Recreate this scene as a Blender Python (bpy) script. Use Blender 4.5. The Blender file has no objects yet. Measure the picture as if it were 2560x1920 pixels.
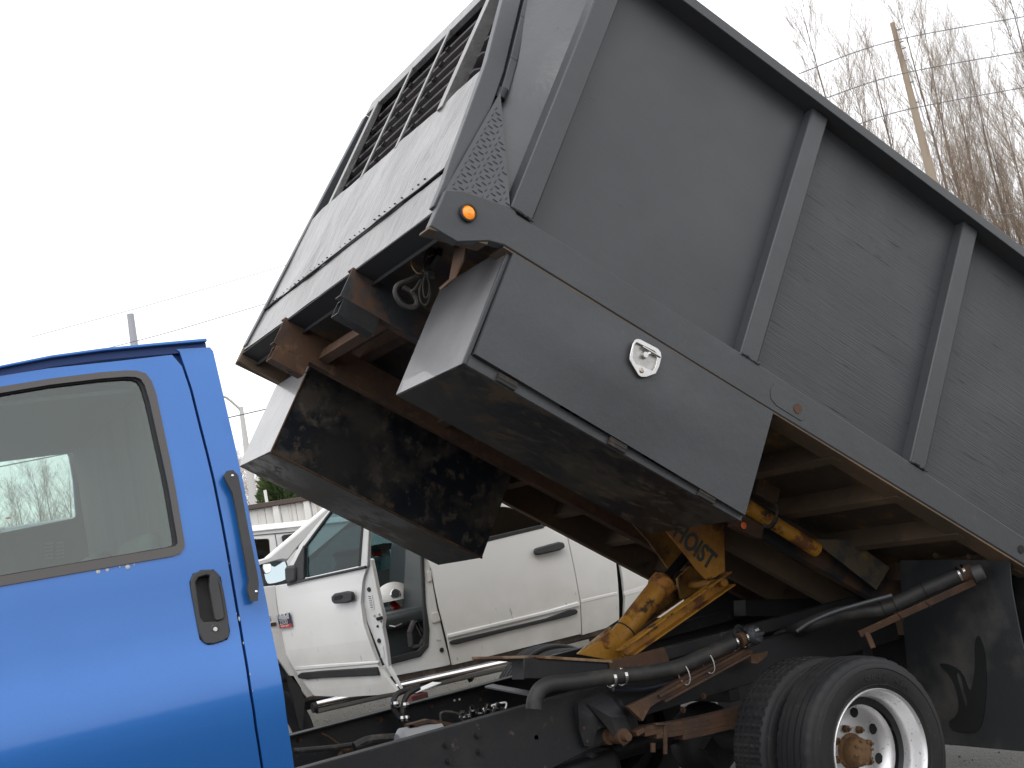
import bpy, bmesh, math, random
from math import sin, cos, pi, radians, sqrt
from mathutils import Vector as V, Matrix, noise
from mathutils.geometry import delaunay_2d_cdt
random.seed(7)
SC = bpy.context.scene
COL = SC.collection

# ------------------------------------------------------------------ camera, sky, sun, exposure
FPX, YAW, PIT, ROL, CAMH = 3076.48, 0.540185, 0.1197236, 0.1919, 1.59
fwd = V((sin(YAW)*cos(PIT), cos(YAW)*cos(PIT), sin(PIT)))
r0 = V((cos(YAW), -sin(YAW), 0)); d0 = fwd.cross(r0)
RGT = r0*cos(ROL) + d0*sin(ROL); DWN = -r0*sin(ROL) + d0*cos(ROL)
CAM = V((0, 0, CAMH))
cd = bpy.data.cameras.new('camera'); cam = bpy.data.objects.new('camera', cd); COL.objects.link(cam)
cd.sensor_width = 36; cd.lens = FPX/2560*36; cd.clip_start = .05; cd.clip_end = 3000
cam.matrix_world = Matrix(((RGT.x, -DWN.x, -fwd.x, CAM.x), (RGT.y, -DWN.y, -fwd.y, CAM.y), (RGT.z, -DWN.z, -fwd.z, CAM.z), (0, 0, 0, 1)))
SC.camera = cam
SC.view_settings.view_transform = 'Standard'; SC.view_settings.look = 'None'
SC.view_settings.gamma = 1; SC.view_settings.exposure = 0; SC.view_settings.use_curve_mapping = False
SUN_EL, SUN_AZ = 52, 225           # azimuth of the sun seen from the scene, degrees from +Y towards +X
w = bpy.data.worlds.new('World'); SC.world = w; w.use_nodes = True
nt = w.node_tree; nt.nodes.clear()
sky = nt.nodes.new('ShaderNodeTexSky'); sky.sky_type = 'NISHITA'; sky.sun_disc = False
sky.sun_elevation = radians(SUN_EL); sky.sun_rotation = radians(SUN_AZ); sky.dust_density = 3
hs = nt.nodes.new('ShaderNodeHueSaturation'); hs.inputs['Saturation'].default_value = .25
tc = nt.nodes.new('ShaderNodeTexCoord'); ns = nt.nodes.new('ShaderNodeTexNoise'); ns.inputs['Scale'].default_value = 1.6; ns.inputs['Detail'].default_value = 4
cr = nt.nodes.new('ShaderNodeValToRGB'); cr.color_ramp.elements[0].color = (14.2, 14.6, 15.4, 1); cr.color_ramp.elements[1].color = (19, 19, 19.2, 1)
cr.color_ramp.elements[0].position = .3; cr.color_ramp.elements[1].position = .7
mx = nt.nodes.new('ShaderNodeMixRGB'); mx.inputs[0].default_value = .82
bg = nt.nodes.new('ShaderNodeBackground'); bg.inputs[1].default_value = .105
wo = nt.nodes.new('ShaderNodeOutputWorld')
nt.links.new(sky.outputs[0], hs.inputs['Color']); nt.links.new(tc.outputs['Generated'], ns.inputs[0]); nt.links.new(ns.outputs[0], cr.inputs[0])
nt.links.new(hs.outputs[0], mx.inputs[1]); nt.links.new(cr.outputs[0], mx.inputs[2]); nt.links.new(mx.outputs[0], bg.inputs[0]); nt.links.new(bg.outputs[0], wo.inputs[0])
sd = bpy.data.lights.new('sun', 'SUN'); sun = bpy.data.objects.new('sun', sd); COL.objects.link(sun)
sd.energy = .7; sd.angle = radians(25); sd.color = (1, .97, .92)
sdir = V((sin(radians(SUN_AZ))*cos(radians(SUN_EL)), cos(radians(SUN_AZ))*cos(radians(SUN_EL)), sin(radians(SUN_EL))))
sun.rotation_euler = (-sdir).to_track_quat('-Z', 'Y').to_euler()

# ------------------------------------------------------------------ helpers
S = 800/2212
REG = dict(A=(560, 200, S), B=(580, 600, S), C=(560, 1000, S), D=(560, 1400, S), E=(1260, 1100, S), F=(1760, 1320, S), G=(1760, 800, S),
           H=(1860, 0, 700/1936), I=(1100, 0, S), J=(700, 0, 600/1991), K=(1260, 560, S), L=(0, 700, 700/2212), M=(0, 1200, 960/2212),
           N=(0, 560, 700/2212), O=(1240, 1480, 720/2212), P=(600, 1180, 400/2212), Z=(0, 0, 1))
def q(r, *pts):
    """survey readings (one sheet of readings per letter) to sight-line coordinates"""
    a = REG[r]
    out = [(a[0]+x*a[2], a[1]+y*a[2]) for x, y in pts]
    return out if len(out) > 1 else out[0]
def sight(p): return (RGT*((p[0]-1280)/FPX) + DWN*((p[1]-960)/FPX) + fwd)
class Plane:
    """p(u,v,w)=o+u*U+v*V+w*N ; N points away from the street side"""
    def __init__(s, o, U, Vv, N): s.o, s.U, s.V, s.N = V(o), V(U).normalized(), V(Vv).normalized(), V(N).normalized()
    def px(s, p):
        r = sight(p); k = ((s.o-CAM).dot(s.N))/r.dot(s.N); w_ = CAM+r*k-s.o
        return (w_.dot(s.U), w_.dot(s.V))
    def pxs(s, ps): return [s.px(p) for p in ps]
    def P(s, u, v, w_=0): return s.o+s.U*u+s.V*v+s.N*w_
    def W(s, p, w_=0): return s.P(*s.px(p), w_)
def PY(Y): return Plane((0, Y, 0), (1, 0, 0), (0, 0, 1), (0, 1, 0))
def PXp(X): return Plane((X, 0, 0), (0, 1, 0), (0, 0, 1), (1, 0, 0))
def at(p, Y): return PY(Y).W(p)
TILT = .599077843
cL = V((cos(TILT), 0, -sin(TILT))); cV = V((sin(TILT), 0, cos(TILT)))
BO = V((2.134, 0, 2.765))
def PB(Y): return Plane((BO.x, Y, BO.z), cL, cV, (0, 1, 0))
def PS(s_): return Plane(BO+cL*s_, (0, 1, 0), cV, cL)
def PT(t_): return Plane(BO+cV*t_, cL, (0, 1, 0), cV)
def B(s_, Y, t_): return BO+cL*s_+cV*t_+V((0, Y, 0))

class MB:
    def __init__(s): s.v = []; s.f = []
    def add(s, v, f):
        n = len(s.v); s.v += [tuple(p) for p in v]; s.f += [tuple(i+n for i in g) for g in f]; return s
    def hexa(s, p):   # 8 corners: bottom 4 (loop), top 4 (loop)
        return s.add(p, [(0, 3, 2, 1), (4, 5, 6, 7), (0, 1, 5, 4), (1, 2, 6, 5), (2, 3, 7, 6), (3, 0, 4, 7)])
    def box(s, x0, x1, y0, y1, z0, z1, f=None):
        p = [(x0, y0, z0), (x1, y0, z0), (x1, y1, z0), (x0, y1, z0), (x0, y0, z1), (x1, y0, z1), (x1, y1, z1), (x0, y1, z1)]
        if f: p = [f(*a) for a in p]
        return s.hexa(p)
    def beam(s, a, b, wid, hgt, up=(0, 1, 0), off=(0, 0)):
        a, b = V(a), V(b); d = (b-a).normalized(); u = V(up); sd_ = d.cross(u).normalized(); u = sd_.cross(d).normalized()
        o = sd_*off[0]+u*off[1]
        p = [e+o+sd_*i*wid/2+u*j*hgt/2 for e in (a, b) for i, j in ((-1, -1), (1, -1), (1, 1), (-1, 1))]
        return s.hexa(p)
    def tube(s, pts, r, n=10, closed=False, caps=True):
        pts = [V(p) for p in pts]; m = len(pts); rs = r if isinstance(r, (list, tuple)) else [r]*m
        t0 = (pts[1]-pts[0]).normalized(); nn = t0.orthogonal().normalized(); vv = []; prev = t0
        for i, p in enumerate(pts):
            a = pts[(i-1) % m] if closed or i > 0 else p; b = pts[(i+1) % m] if closed or i < m-1 else p
            t = (b-a).normalized(); ax = prev.cross(t)
            if ax.length > 1e-6: nn = Matrix.Rotation(prev.angle(t), 3, ax.normalized()) @ nn
            prev = t; bb = t.cross(nn).normalized(); nn = bb.cross(t).normalized()
            for k in range(n):
                an = 2*pi*k/n; vv.append(p+nn*rs[i]*cos(an)+bb*rs[i]*sin(an))
        ff = []
        for i in range(m if closed else m-1):
            j = (i+1) % m
            for k in range(n): ff.append((i*n+k, i*n+(k+1) % n, j*n+(k+1) % n, j*n+k))
        if caps and not closed: ff += [tuple(range(n))[::-1], tuple((m-1)*n+k for k in range(n))]
        return s.add(vv, ff)
    def lathe(s, prof, o, ax, n=48, mod=None, a0=0, a1=2*pi):
        o, ax = V(o), V(ax).normalized(); e1 = ax.orthogonal().normalized(); e2 = ax.cross(e1); vv = []; ff = []; m = len(prof)
        full = abs(a1-a0-2*pi) < 1e-6; cnt = n if full else n+1
        for k in range(cnt):
            an = a0+(a1-a0)*k/n
            for j, (r, h) in enumerate(prof):
                if mod: r = mod(k, j, r)
                vv.append(o+ax*h+(e1*cos(an)+e2*sin(an))*r)
        for k in range(n):
            k2 = (k+1) % cnt
            for j in range(m-1): ff.append((k*m+j, k*m+j+1, k2*m+j+1, k2*m+j))
        return s.add(vv, ff)
    def ball(s, c, r, sc=(1, 1, 1), n=16, m=10, lo=-pi/2):
        c = V(c); vv = []; ff = []
        for i in range(m+1):
            la = lo+(pi/2-lo)*i/m
            for k in range(n):
                an = 2*pi*k/n; vv.append(c+V((cos(la)*cos(an)*sc[0], cos(la)*sin(an)*sc[1], sin(la)*sc[2]))*r)
        for i in range(m):
            for k in range(n): ff.append((i*n+k, i*n+(k+1) % n, (i+1)*n+(k+1) % n, (i+1)*n+k))
        return s.add(vv, ff)

def inside(p, poly):
    c = False; x, y = p; j = len(poly)-1
    for i in range(len(poly)):
        xi, yi = poly[i]; xj, yj = poly[j]
        if (yi > y) != (yj > y) and x < (xj-xi)*(y-yi)/(yj-yi)+xi: c = not c
        j = i
    return c
def smooth_poly(ps, n=1):
    for _ in range(n):
        o = []
        for i in range(len(ps)):
            a, b = ps[i], ps[(i+1) % len(ps)]
            o += [(a[0]*.75+b[0]*.25, a[1]*.75+b[1]*.25), (a[0]*.25+b[0]*.75, a[1]*.25+b[1]*.75)]
        ps = o
    return ps
def sheet(pl, poly, th=.01, holes=(), grid=0, disp=None, mb=None, off=0):
    """flat plate with an outline and openings given on a plane, real thickness th (towards +N), optional curvature disp(u,v)"""
    mb = mb or MB(); vs = []; es = []
    for lp in [poly]+list(holes):
        n0 = len(vs); L2 = []
        for i in range(len(lp)):
            a, b = V(lp[i]), V(lp[(i+1) % len(lp)]); k = max(1, int((b-a).length/grid)) if grid else 1
            for j in range(k): L2.append(a+(b-a)*j/k)
        vs += L2; es += [(n0+i, n0+(i+1) % len(L2)) for i in range(len(L2))]
    if grid:
        xs = [p[0] for p in poly]; ys = [p[1] for p in poly]
        nx = int((max(xs)-min(xs))/grid); ny = int((max(ys)-min(ys))/grid)
        for i in range(1, nx+1):
            for j in range(1, ny+1):
                p = (min(xs)+i*grid+.0001*((i*7+j) % 3), min(ys)+j*grid)
                if inside(p, poly) and not any(inside(p, h) for h in holes): vs.append(V(p))
    ov, oe, of, *_ = delaunay_2d_cdt([V(p) for p in vs], es, [], 0, 1e-6)
    F = []
    for f in of:
        c = ((ov[f[0]]+ov[f[1]]+ov[f[2]])/3)
        if inside(c, poly) and not any(inside(c, h) for h in holes): F.append(tuple(f))
    D = disp or (lambda u, v: 0)
    n = len(ov)
    front = [pl.P(p[0], p[1], off+D(p[0], p[1])) for p in ov]; back = [pl.P(p[0], p[1], off+th+D(p[0], p[1])) for p in ov]
    cnt = {}
    for f in F:
        for i in range(3): cnt[(f[i], f[(i+1) % 3])] = 1
    side = [(a, b, b+n, a+n) for (a, b) in cnt if (b, a) not in cnt]
    sgn = pl.U.cross(pl.V).dot(pl.N) > 0
    ff = [f[::-1] if sgn else f for f in F]+[tuple(i+n for i in (f if sgn else f[::-1])) for f in F]+[s_ if sgn else s_[::-1] for s_ in side]
    return mb.add(front+back, ff)

def tag(o, label=None, cat=None, group=None, kind=None):
    if label: o['label'] = label
    if cat: o['category'] = cat
    if group: o['group'] = group
    if kind: o['kind'] = kind
    return o
LOC = {}
def thing(name, loc, label, cat, group=None):
    o = bpy.data.objects.new(name, None); o.location = loc; o.empty_display_size = .2; COL.objects.link(o); LOC[o] = V(loc)
    return tag(o, label, cat, group)
def obj(name, mb, mat, parent=None, bevel=0, smooth=False, seg=2, label=None, auto=None):
    me = bpy.data.meshes.new(name); me.from_pydata([tuple(v) for v in mb.v], [], mb.f); me.materials.append(mat)
    bm = bmesh.new(); bm.from_mesh(me); bmesh.ops.recalc_face_normals(bm, faces=bm.faces)
    bm.to_mesh(me); bm.free()
    if smooth: me.shade_smooth()
    o = bpy.data.objects.new(name, me); COL.objects.link(o)
    if smooth and auto is not False:
        try: me.set_sharp_from_angle(angle=radians(auto or 38))
        except Exception: pass
    if bevel:
        b = o.modifiers.new('bevel', 'BEVEL'); b.width = bevel; b.segments = seg; b.limit_method = 'ANGLE'; b.angle_limit = radians(35)
        if not smooth:
            me.shade_smooth()
            try: me.set_sharp_from_angle(angle=radians(30))
            except Exception: pass
    if parent:
        o.parent = parent
        if parent in LOC: o.matrix_parent_inverse = Matrix.Translation(-LOC[parent])
    if label: o['label'] = label
    return o
def text_mb(txt, pl, u, v, size, ang, ext=.001, sx=1.0, bold=0.0, off=0, mirror=False):
    cu = bpy.data.curves.new('t', 'FONT'); cu.body = txt; cu.size = size; cu.extrude = ext; cu.offset = bold; cu.align_x = 'CENTER'; cu.align_y = 'CENTER'; cu.resolution_u = 3
    to = bpy.data.objects.new('t', cu); COL.objects.link(to)
    dg = bpy.context.evaluated_depsgraph_get(); me = bpy.data.meshes.new_from_object(to.evaluated_get(dg))
    mb = MB(); ca, sa = cos(ang), sin(ang); vv = []
    for p in me.vertices:
        x, y, z = p.co.x*sx, p.co.y, p.co.z
        vv.append(pl.P(u+x*ca-y*sa, v+x*sa+y*ca, off-z))
    mb.add(vv, [tuple(f.vertices) for f in me.polygons])
    bpy.data.objects.remove(to); bpy.data.curves.remove(cu); bpy.data.meshes.remove(me)
    return mb

# ------------------------------------------------------------------ materials
def mat(name, col, rough=.5, metal=0, layers=(), bump=None, coat=0, spec=.5, bump2=None, rot=0, trans=0, alpha=1):
    """layers: (scale, detail, lo, hi, colour, roughness, (sx,sy,sz))"""
    m = bpy.data.materials.new(name); m.use_nodes = True; t = m.node_tree; N = t.nodes; Lk = t.links
    b = N['Principled BSDF']; b.inputs['Roughness'].default_value = rough; b.inputs['Metallic'].default_value = metal
    b.inputs['Coat Weight'].default_value = coat; b.inputs['Coat Roughness'].default_value = .04; b.inputs['Specular IOR Level'].default_value = spec
    if trans: b.inputs['Transmission Weight'].default_value = trans
    tc = N.new('ShaderNodeTexCoord'); vec = tc.outputs['Object']
    if rot:
        mp = N.new('ShaderNodeMapping'); mp.inputs['Rotation'].default_value = (0, rot, 0); Lk.new(vec, mp.inputs[0]); vec = mp.outputs[0]
    def nz(scale, det, sc=(1, 1, 1), seed=0):
        mp = N.new('ShaderNodeMapping'); mp.inputs['Scale'].default_value = sc; mp.inputs['Location'].default_value = (seed*3.7, seed*1.3, seed*2.1); Lk.new(vec, mp.inputs[0])
        n = N.new('ShaderNodeTexNoise'); n.inputs['Scale'].default_value = scale; n.inputs['Detail'].default_value = det; n.inputs['Roughness'].default_value = .62
        Lk.new(mp.outputs[0], n.inputs['Vector']); return n.outputs[0]
    c = N.new('ShaderNodeRGB'); c.outputs[0].default_value = (*col, 1); cur = c.outputs[0]
    rv = N.new('ShaderNodeValue'); rv.outputs[0].default_value = rough; rcur = rv.outputs[0]
    for i, ly in enumerate(layers):
        scale, det, lo, hi, c2, r2 = ly[:6]; sc = ly[6] if len(ly) > 6 else (1, 1, 1)
        mr = N.new('ShaderNodeMapRange'); mr.inputs[1].default_value = lo; mr.inputs[2].default_value = hi; Lk.new(nz(scale, det, sc, i+1), mr.inputs[0])
        if len(ly) > 7: mr.inputs[4].default_value = ly[7]
        mc = N.new('ShaderNodeMixRGB'); Lk.new(mr.outputs[0], mc.inputs[0]); Lk.new(cur, mc.inputs[1]); mc.inputs[2].default_value = (*c2, 1); cur = mc.outputs[0]
        mm = N.new('ShaderNodeMix'); Lk.new(mr.outputs[0], mm.inputs[0]); Lk.new(rcur, mm.inputs[2]); mm.inputs[3].default_value = r2; rcur = mm.outputs[0]
    Lk.new(cur, b.inputs['Base Color']); Lk.new(rcur, b.inputs['Roughness'])
    prev = None
    for bp in (bump, bump2):
        if bp:
            bn = N.new('ShaderNodeBump'); bn.inputs['Distance'].default_value = bp[1]; bn.inputs['Strength'].default_value = bp[3] if len(bp) > 3 else .6
            Lk.new(nz(bp[0], 5, bp[2] if len(bp) > 2 else (1, 1, 1), 9), bn.inputs['Height'])
            if prev: Lk.new(prev, bn.inputs['Normal'])
            prev = bn.outputs[0]
    if prev: Lk.new(prev, b.inputs['Normal'])
    return m
def glass(name, tint, refl=1.0, rough=0.0, ior=1.5):
    m = bpy.data.materials.new(name); m.use_nodes = True; t = m.node_tree; N = t.nodes; Lk = t.links
    N.remove(N['Principled BSDF']); tr = N.new('ShaderNodeBsdfTransparent'); tr.inputs[0].default_value = (*tint, 1)
    gl = N.new('ShaderNodeBsdfGlossy'); gl.inputs['Roughness'].default_value = rough; ge = N.new('ShaderNodeNewGeometry'); dt = N.new('ShaderNodeVectorMath'); dt.operation = 'DOT_PRODUCT'; Lk.new(ge.outputs['Incoming'], dt.inputs[0]); Lk.new(ge.outputs['Normal'], dt.inputs[1])
    ab = N.new('ShaderNodeMath'); ab.operation = 'ABSOLUTE'; Lk.new(dt.outputs['Value'], ab.inputs[0]); sb = N.new('ShaderNodeMath'); sb.operation = 'SUBTRACT'; sb.inputs[0].default_value = 1; Lk.new(ab.outputs[0], sb.inputs[1])
    pw = N.new('ShaderNodeMath'); pw.operation = 'POWER'; pw.inputs[1].default_value = 5; Lk.new(sb.outputs[0], pw.inputs[0]); fr = N.new('ShaderNodeMath'); fr.operation = 'MULTIPLY_ADD'; Lk.new(pw.outputs[0], fr.inputs[0]); fr.inputs[1].default_value = .96; fr.inputs[2].default_value = .04
    mu = N.new('ShaderNodeMath'); mu.operation = 'MULTIPLY'; mu.inputs[1].default_value = refl; mu.use_clamp = True
    mi = N.new('ShaderNodeMixShader'); Lk.new(fr.outputs[0], mu.inputs[0]); Lk.new(mu.outputs[0], mi.inputs[0]); Lk.new(tr.outputs[0], mi.inputs[1]); Lk.new(gl.outputs[0], mi.inputs[2])
    Lk.new(mi.outputs[0], N['Material Output'].inputs[0]); return m
G1 = (.045, .0475, .052)
BEDROT = -TILT
M = {}
M['paint'] = mat('grey_satin_paint', G1, .42, layers=[(2.2, 4, .4, .75, (.055, .0575, .063), .38), (9, 6, .64, .74, (.064, .066, .07), .5), (60, 3, .6, .8, (.045, .047, .05), .5)], bump=(5, .005), bump2=(260, .0010), rot=BEDROT, spec=.5)
M['front'] = mat('grey_sky_sheen_paint', (.095, .091, .090), .36, coat=.24, layers=[(2.2, 5, .42, .72, (.17, .165, .162), .30), (3, 6, .60, .70, (.10, .09, .08), .5), (30, 6, .66, .72, (.04, .035, .03), .7)], bump=(2.6, .05, (1, 2.2, 1)), bump2=(240, .0015), rot=BEDROT, spec=.9)  # same dark grey paint; sky sheen on front faces put into a paler colour
M['ply'] = mat('painted_plywood_grain', (.041, .0435, .048), .48, layers=[(3, 5, .42, .8, (.052, .055, .060), .42), (3, 7, .62, .69, (.022, .023, .024), .7, (1.2, 1, 26)), (2.2, 8, .67, .70, (.010, .010, .011), .8, (1, 1, 30)), (11, 4, .73, .76, (.008, .008, .009), .8, (1, 1, 2))], bump=(4, .0028, (1, 1, 34), .8), rot=BEDROT)
M['flatpaint'] = mat('grey_painted_board', (.044, .0465, .051), .45, layers=[(2, 5, .4, .8, (.055, .058, .063), .4), (4, 7, .68, .73, (.028, .029, .03), .7, (1, 1, 18))], bump=(5, .0015, (1, 1, 8), .4), rot=BEDROT)
M['tread'] = mat('grey_tread_plate', (.062, .066, .072), .4, layers=[(6, 4, .5, .8, (.075, .078, .084), .35)], bump=(120, .001))
RUST = (.090, .046, .024); RUST2 = (.15, .080, .038); DK = (.022, .021, .022)
M['rust'] = mat('rusty_steel', RUST, .8, layers=[(5, 6, .42, .62, (.052, .028, .018), .75), (14, 6, .55, .7, RUST2, .85), (3, 5, .62, .74, DK, .5), (40, 5, .6, .7, (.06, .05, .045), .8)], bump=(40, .004))
M['under'] = mat('dirty_dark_underside', (.105, .072, .046), .75, layers=[(3, 6, .45, .65, (.165, .105, .06), .85), (8, 6, .6, .72, (.045, .042, .04), .6), (22, 5, .66, .72, (.22, .13, .065), .9)], bump=(30, .004))
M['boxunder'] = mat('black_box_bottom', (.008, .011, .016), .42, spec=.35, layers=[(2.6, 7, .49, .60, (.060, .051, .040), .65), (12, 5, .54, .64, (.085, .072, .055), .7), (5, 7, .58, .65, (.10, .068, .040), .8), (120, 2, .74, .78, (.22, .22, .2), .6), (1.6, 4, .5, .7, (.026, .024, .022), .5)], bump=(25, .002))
M['floorunder'] = mat('tread_floor_underside', (.075, .056, .04), .7, layers=[(5, 6, .55, .66, (.22, .12, .04), .8), (12, 6, .5, .7, (.11, .075, .045), .8)], bump=(60, .006))
M['yellow'] = mat('worn_yellow_paint', (.46, .22, .022), .5, layers=[(2.2, 7, .44, .60, (.22, .085, .02), .7), (5, 7, .53, .60, (.16, .06, .018), .75), (9, 6, .58, .66, (.06, .028, .014), .8), (50, 4, .62, .72, (.09, .04, .015), .8)], bump=(30, .004))
M['yellowdirty'] = mat('dirty_yellow_paint', (.30, .15, .02), .6, layers=[(4, 7, .42, .6, (.10, .05, .02), .75), (9, 6, .56, .66, (.04, .025, .016), .8)], bump=(30, .004))
M['chassis'] = mat('black_chassis_paint', (.010, .011, .013), .55, layers=[(6, 6, .5, .75, (.026, .023, .020), .7), (20, 6, .64, .72, (.09, .06, .04), .8), (2, 5, .55, .75, (.028, .028, .028), .6)], bump=(50, .002))
M['slat'] = mat('weathered_grey_slat', (.20, .185, .185), .5, layers=[(4, 4, .4, .7, (.15, .14, .14), .55)])
M['hinge'] = mat('dirty_hinge_steel', (.022, .018, .016), .75, layers=[(30, 5, .55, .68, (.06, .04, .025), .8)])
M['beam'] = mat('dull_brown_beam', (.11, .085, .055), .7, layers=[(6, 6, .5, .62, (.05, .05, .052), .7), (3, 5, .6, .68, (.20, .13, .04), .7)], bump=(40, .003))
M['dark'] = mat('dark_void_paint', (.012, .012, .012), .8)
def blue():
    m = mat('blue_metallic_paint', (.010, .135, .47), .38, metal=.25, layers=[(700, 1, .6, .75, (.02, .19, .62), .3), (1.3, 3, .45, .75, (.013, .16, .52), .33)], coat=.8, bump=(2.2, .004), spec=.6)
    m.node_tree.nodes['Principled BSDF'].inputs['Coat Roughness'].default_value = .12
    return m
M['blue'] = blue()
M['bluedark'] = mat('blue_jamb_and_shade', (.006, .04, .18), .5)
M['chip'] = mat('chipped_paint', (.55, .56, .56), .6)
M['plastic'] = mat('black_textured_plastic', (.045, .045, .047), .62, layers=[(8, 4, .5, .8, (.06, .06, .06), .7)], bump=(500, .001))
M['bezel'] = mat('grey_window_seal', (.10, .092, .09), .6, bump=(200, .001))
M['rubber'] = mat('black_rubber', (.022, .022, .023), .65, layers=[(10, 5, .5, .8, (.045, .042, .038), .8)], bump=(80, .001))
M['tyre'] = mat('tyre_rubber', (.012, .0125, .014), .6, spec=.35, layers=[(5, 5, .45, .75, (.024, .023, .022), .75), (40, 5, .62, .72, (.05, .043, .036), .85)], bump=(90, .0015))
M['alu'] = mat('polished_aluminium', (.82, .82, .83), .42, metal=.85, layers=[(4, 5, .5, .8, (.66, .65, .63), .42), (60, 4, .62, .7, (.35, .33, .3), .45)], bump=(60, .0006))
M['chrome'] = mat('chrome', (.75, .75, .76), .1, metal=1)
M['steel'] = mat('stainless_steel', (.52, .51, .50), .22, metal=1, bump=(12, .002))
M['white'] = mat('white_car_paint', (.82, .815, .79), .3, layers=[(3, 6, .5, .8, (.66, .64, .58), .45), (60, 3, .74, .78, (.3, .26, .2), .6)], coat=.5)
def dirty_white():
    m = mat('dirty_white_car_paint', (.84, .83, .80), .3, coat=.4); t = m.node_tree; N = t.nodes; Lk = t.links; b = N['Principled BSDF']
    tc = N.new('ShaderNodeTexCoord'); sp = N.new('ShaderNodeSeparateXYZ'); Lk.new(tc.outputs['Object'], sp.inputs[0])
    mr = N.new('ShaderNodeMapRange'); mr.inputs[1].default_value = 1.45; mr.inputs[2].default_value = .62; Lk.new(sp.outputs[2], mr.inputs[0])
    n = N.new('ShaderNodeTexNoise'); n.inputs['Scale'].default_value = 5; n.inputs['Detail'].default_value = 8; Lk.new(tc.outputs['Object'], n.inputs[0])
    mu = N.new('ShaderNodeMath'); mu.operation = 'MULTIPLY'; Lk.new(mr.outputs[0], mu.inputs[0]); Lk.new(n.outputs[0], mu.inputs[1])
    mc = N.new('ShaderNodeMixRGB'); Lk.new(mu.outputs[0], mc.inputs[0]); mc.inputs[1].default_value = (.84, .83, .80, 1); mc.inputs[2].default_value = (.44, .40, .32, 1)
    n2 = N.new('ShaderNodeTexNoise'); n2.inputs['Scale'].default_value = 30; n2.inputs['Detail'].default_value = 3
    mp = N.new('ShaderNodeMapping'); mp.inputs['Scale'].default_value = (1, 1, .35); Lk.new(tc.outputs['Object'], mp.inputs[0]); Lk.new(mp.outputs[0], n2.inputs[0])
    m2 = N.new('ShaderNodeMapRange'); m2.inputs[1].default_value = .7; m2.inputs[2].default_value = .76; Lk.new(n2.outputs[0], m2.inputs[0])
    mu2 = N.new('ShaderNodeMath'); mu2.operation = 'MULTIPLY'; Lk.new(m2.outputs[0], mu2.inputs[0]); Lk.new(mr.outputs[0], mu2.inputs[1])
    mc2 = N.new('ShaderNodeMixRGB'); Lk.new(mu2.outputs[0], mc2.inputs[0]); Lk.new(mc.outputs[0], mc2.inputs[1]); mc2.inputs[2].default_value = (.12, .10, .08, 1)
    Lk.new(mc2.outputs[0], b.inputs['Base Color']); return m
M['dwhite'] = dirty_white()
M['amber'] = mat('amber_lens', (.95, .27, .015), .25, coat=.6, layers=[(90, 2, .5, .8, (1, .42, .05), .25)])
M['amber'].node_tree.nodes['Principled BSDF'].inputs['Emission Color'].default_value = (1, .30, .02, 1)
M['amber'].node_tree.nodes['Principled BSDF'].inputs['Emission Strength'].default_value = .35
M['red'] = mat('red_plastic', (.55, .03, .02), .3, coat=.5)
M['orange'] = mat('orange_paint_spot', (.85, .16, .04), .5)
M['wire'] = mat('brown_wire', (.22, .15, .09), .6)
M['wireblack'] = mat('black_wire', (.03, .028, .026), .6, layers=[(30, 4, .5, .7, (.09, .08, .07), .7)])
M['bluecap'] = mat('blue_crimp', (.02, .12, .5), .4)
M['cabglass'] = glass('cab_side_glass', (.70, .79, .75), 2.0)
M['farglass'] = glass('cab_far_glass', (.95, .98, .97), .8)
M['tealglass'] = glass('tinted_car_glass', (.36, .48, .50), 1.2)
M['privacy'] = glass('dark_privacy_glass', (.06, .07, .075), 2.0, .05)
M['trim'] = mat('grey_cab_trim', (.20, .205, .195), .8, bump=(150, .002))
M['trimreflect'] = mat('door_trim_red_reflection', (.16, .115, .10), .8, layers=[(6, 4, .5, .7, (.2, .16, .14), .8)])  # reddish tone is the brown building's reflection put into the trim colour
M['leather'] = mat('dark_seat_leather', (.035, .042, .042), .42, bump=(30, .003))
M['inner'] = mat('dark_interior_trim', (.035, .043, .045), .6)
M['ground'] = mat('wet_gravel', (.085, .077, .060), .7, layers=[(1.2, 6, .4, .7, (.055, .05, .042), .5), (30, 6, .5, .62, (.14, .125, .10), .7), (75, 4, .55, .6, (.035, .032, .028), .6), (.25, 3, .45, .6, (.10, .095, .082), .6)], bump=(45, .03), bump2=(160, .01))
M['pebble'] = mat('pebbles', (.14, .13, .105), .6, layers=[(9, 2, .4, .6, (.06, .055, .05), .5), (14, 2, .58, .66, (.30, .29, .26), .5)])
M['bark'] = mat('bare_branch_bark', (.22, .17, .14), .85, layers=[(3, 4, .4, .7, (.15, .115, .095), .9)])
M['twig'] = mat('bare_twigs', (.33, .26, .205), .85, layers=[(.8, 3, .4, .65, (.24, .175, .13), .9), (2.5, 3, .5, .7, (.36, .31, .20), .9)])
M['pole'] = mat('weathered_pole_wood', (.36, .29, .22), .85, layers=[(3, 6, .5, .65, (.25, .19, .14), .9, (1, 1, .2)), (5, 5, .66, .7, (.08, .06, .05), .9, (1, 1, .4))], bump=(20, .01, (1, 1, .1)))
M['polemetal'] = mat('grey_metal_pole', (.36, .37, .40), .5, layers=[(5, 5, .6, .66, (.12, .10, .09), .8)])
M['conduit'] = mat('grey_conduit', (.55, .54, .52), .5)
M['cable'] = mat('power_cable', (.16, .16, .17), .7)
M['wall'] = mat('rust_streaked_white_wall', (.80, .78, .74), .6, layers=[(3, 6, .58, .68, (.50, .40, .28), .7, (3, 1, .25)), (9, 5, .66, .7, (.22, .12, .06), .8, (2.2, 1, .35)), (26, 3, .74, .77, (.10, .07, .05), .8)])
M['brown'] = mat('brown_rail', (.09, .065, .055), .7)
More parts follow.
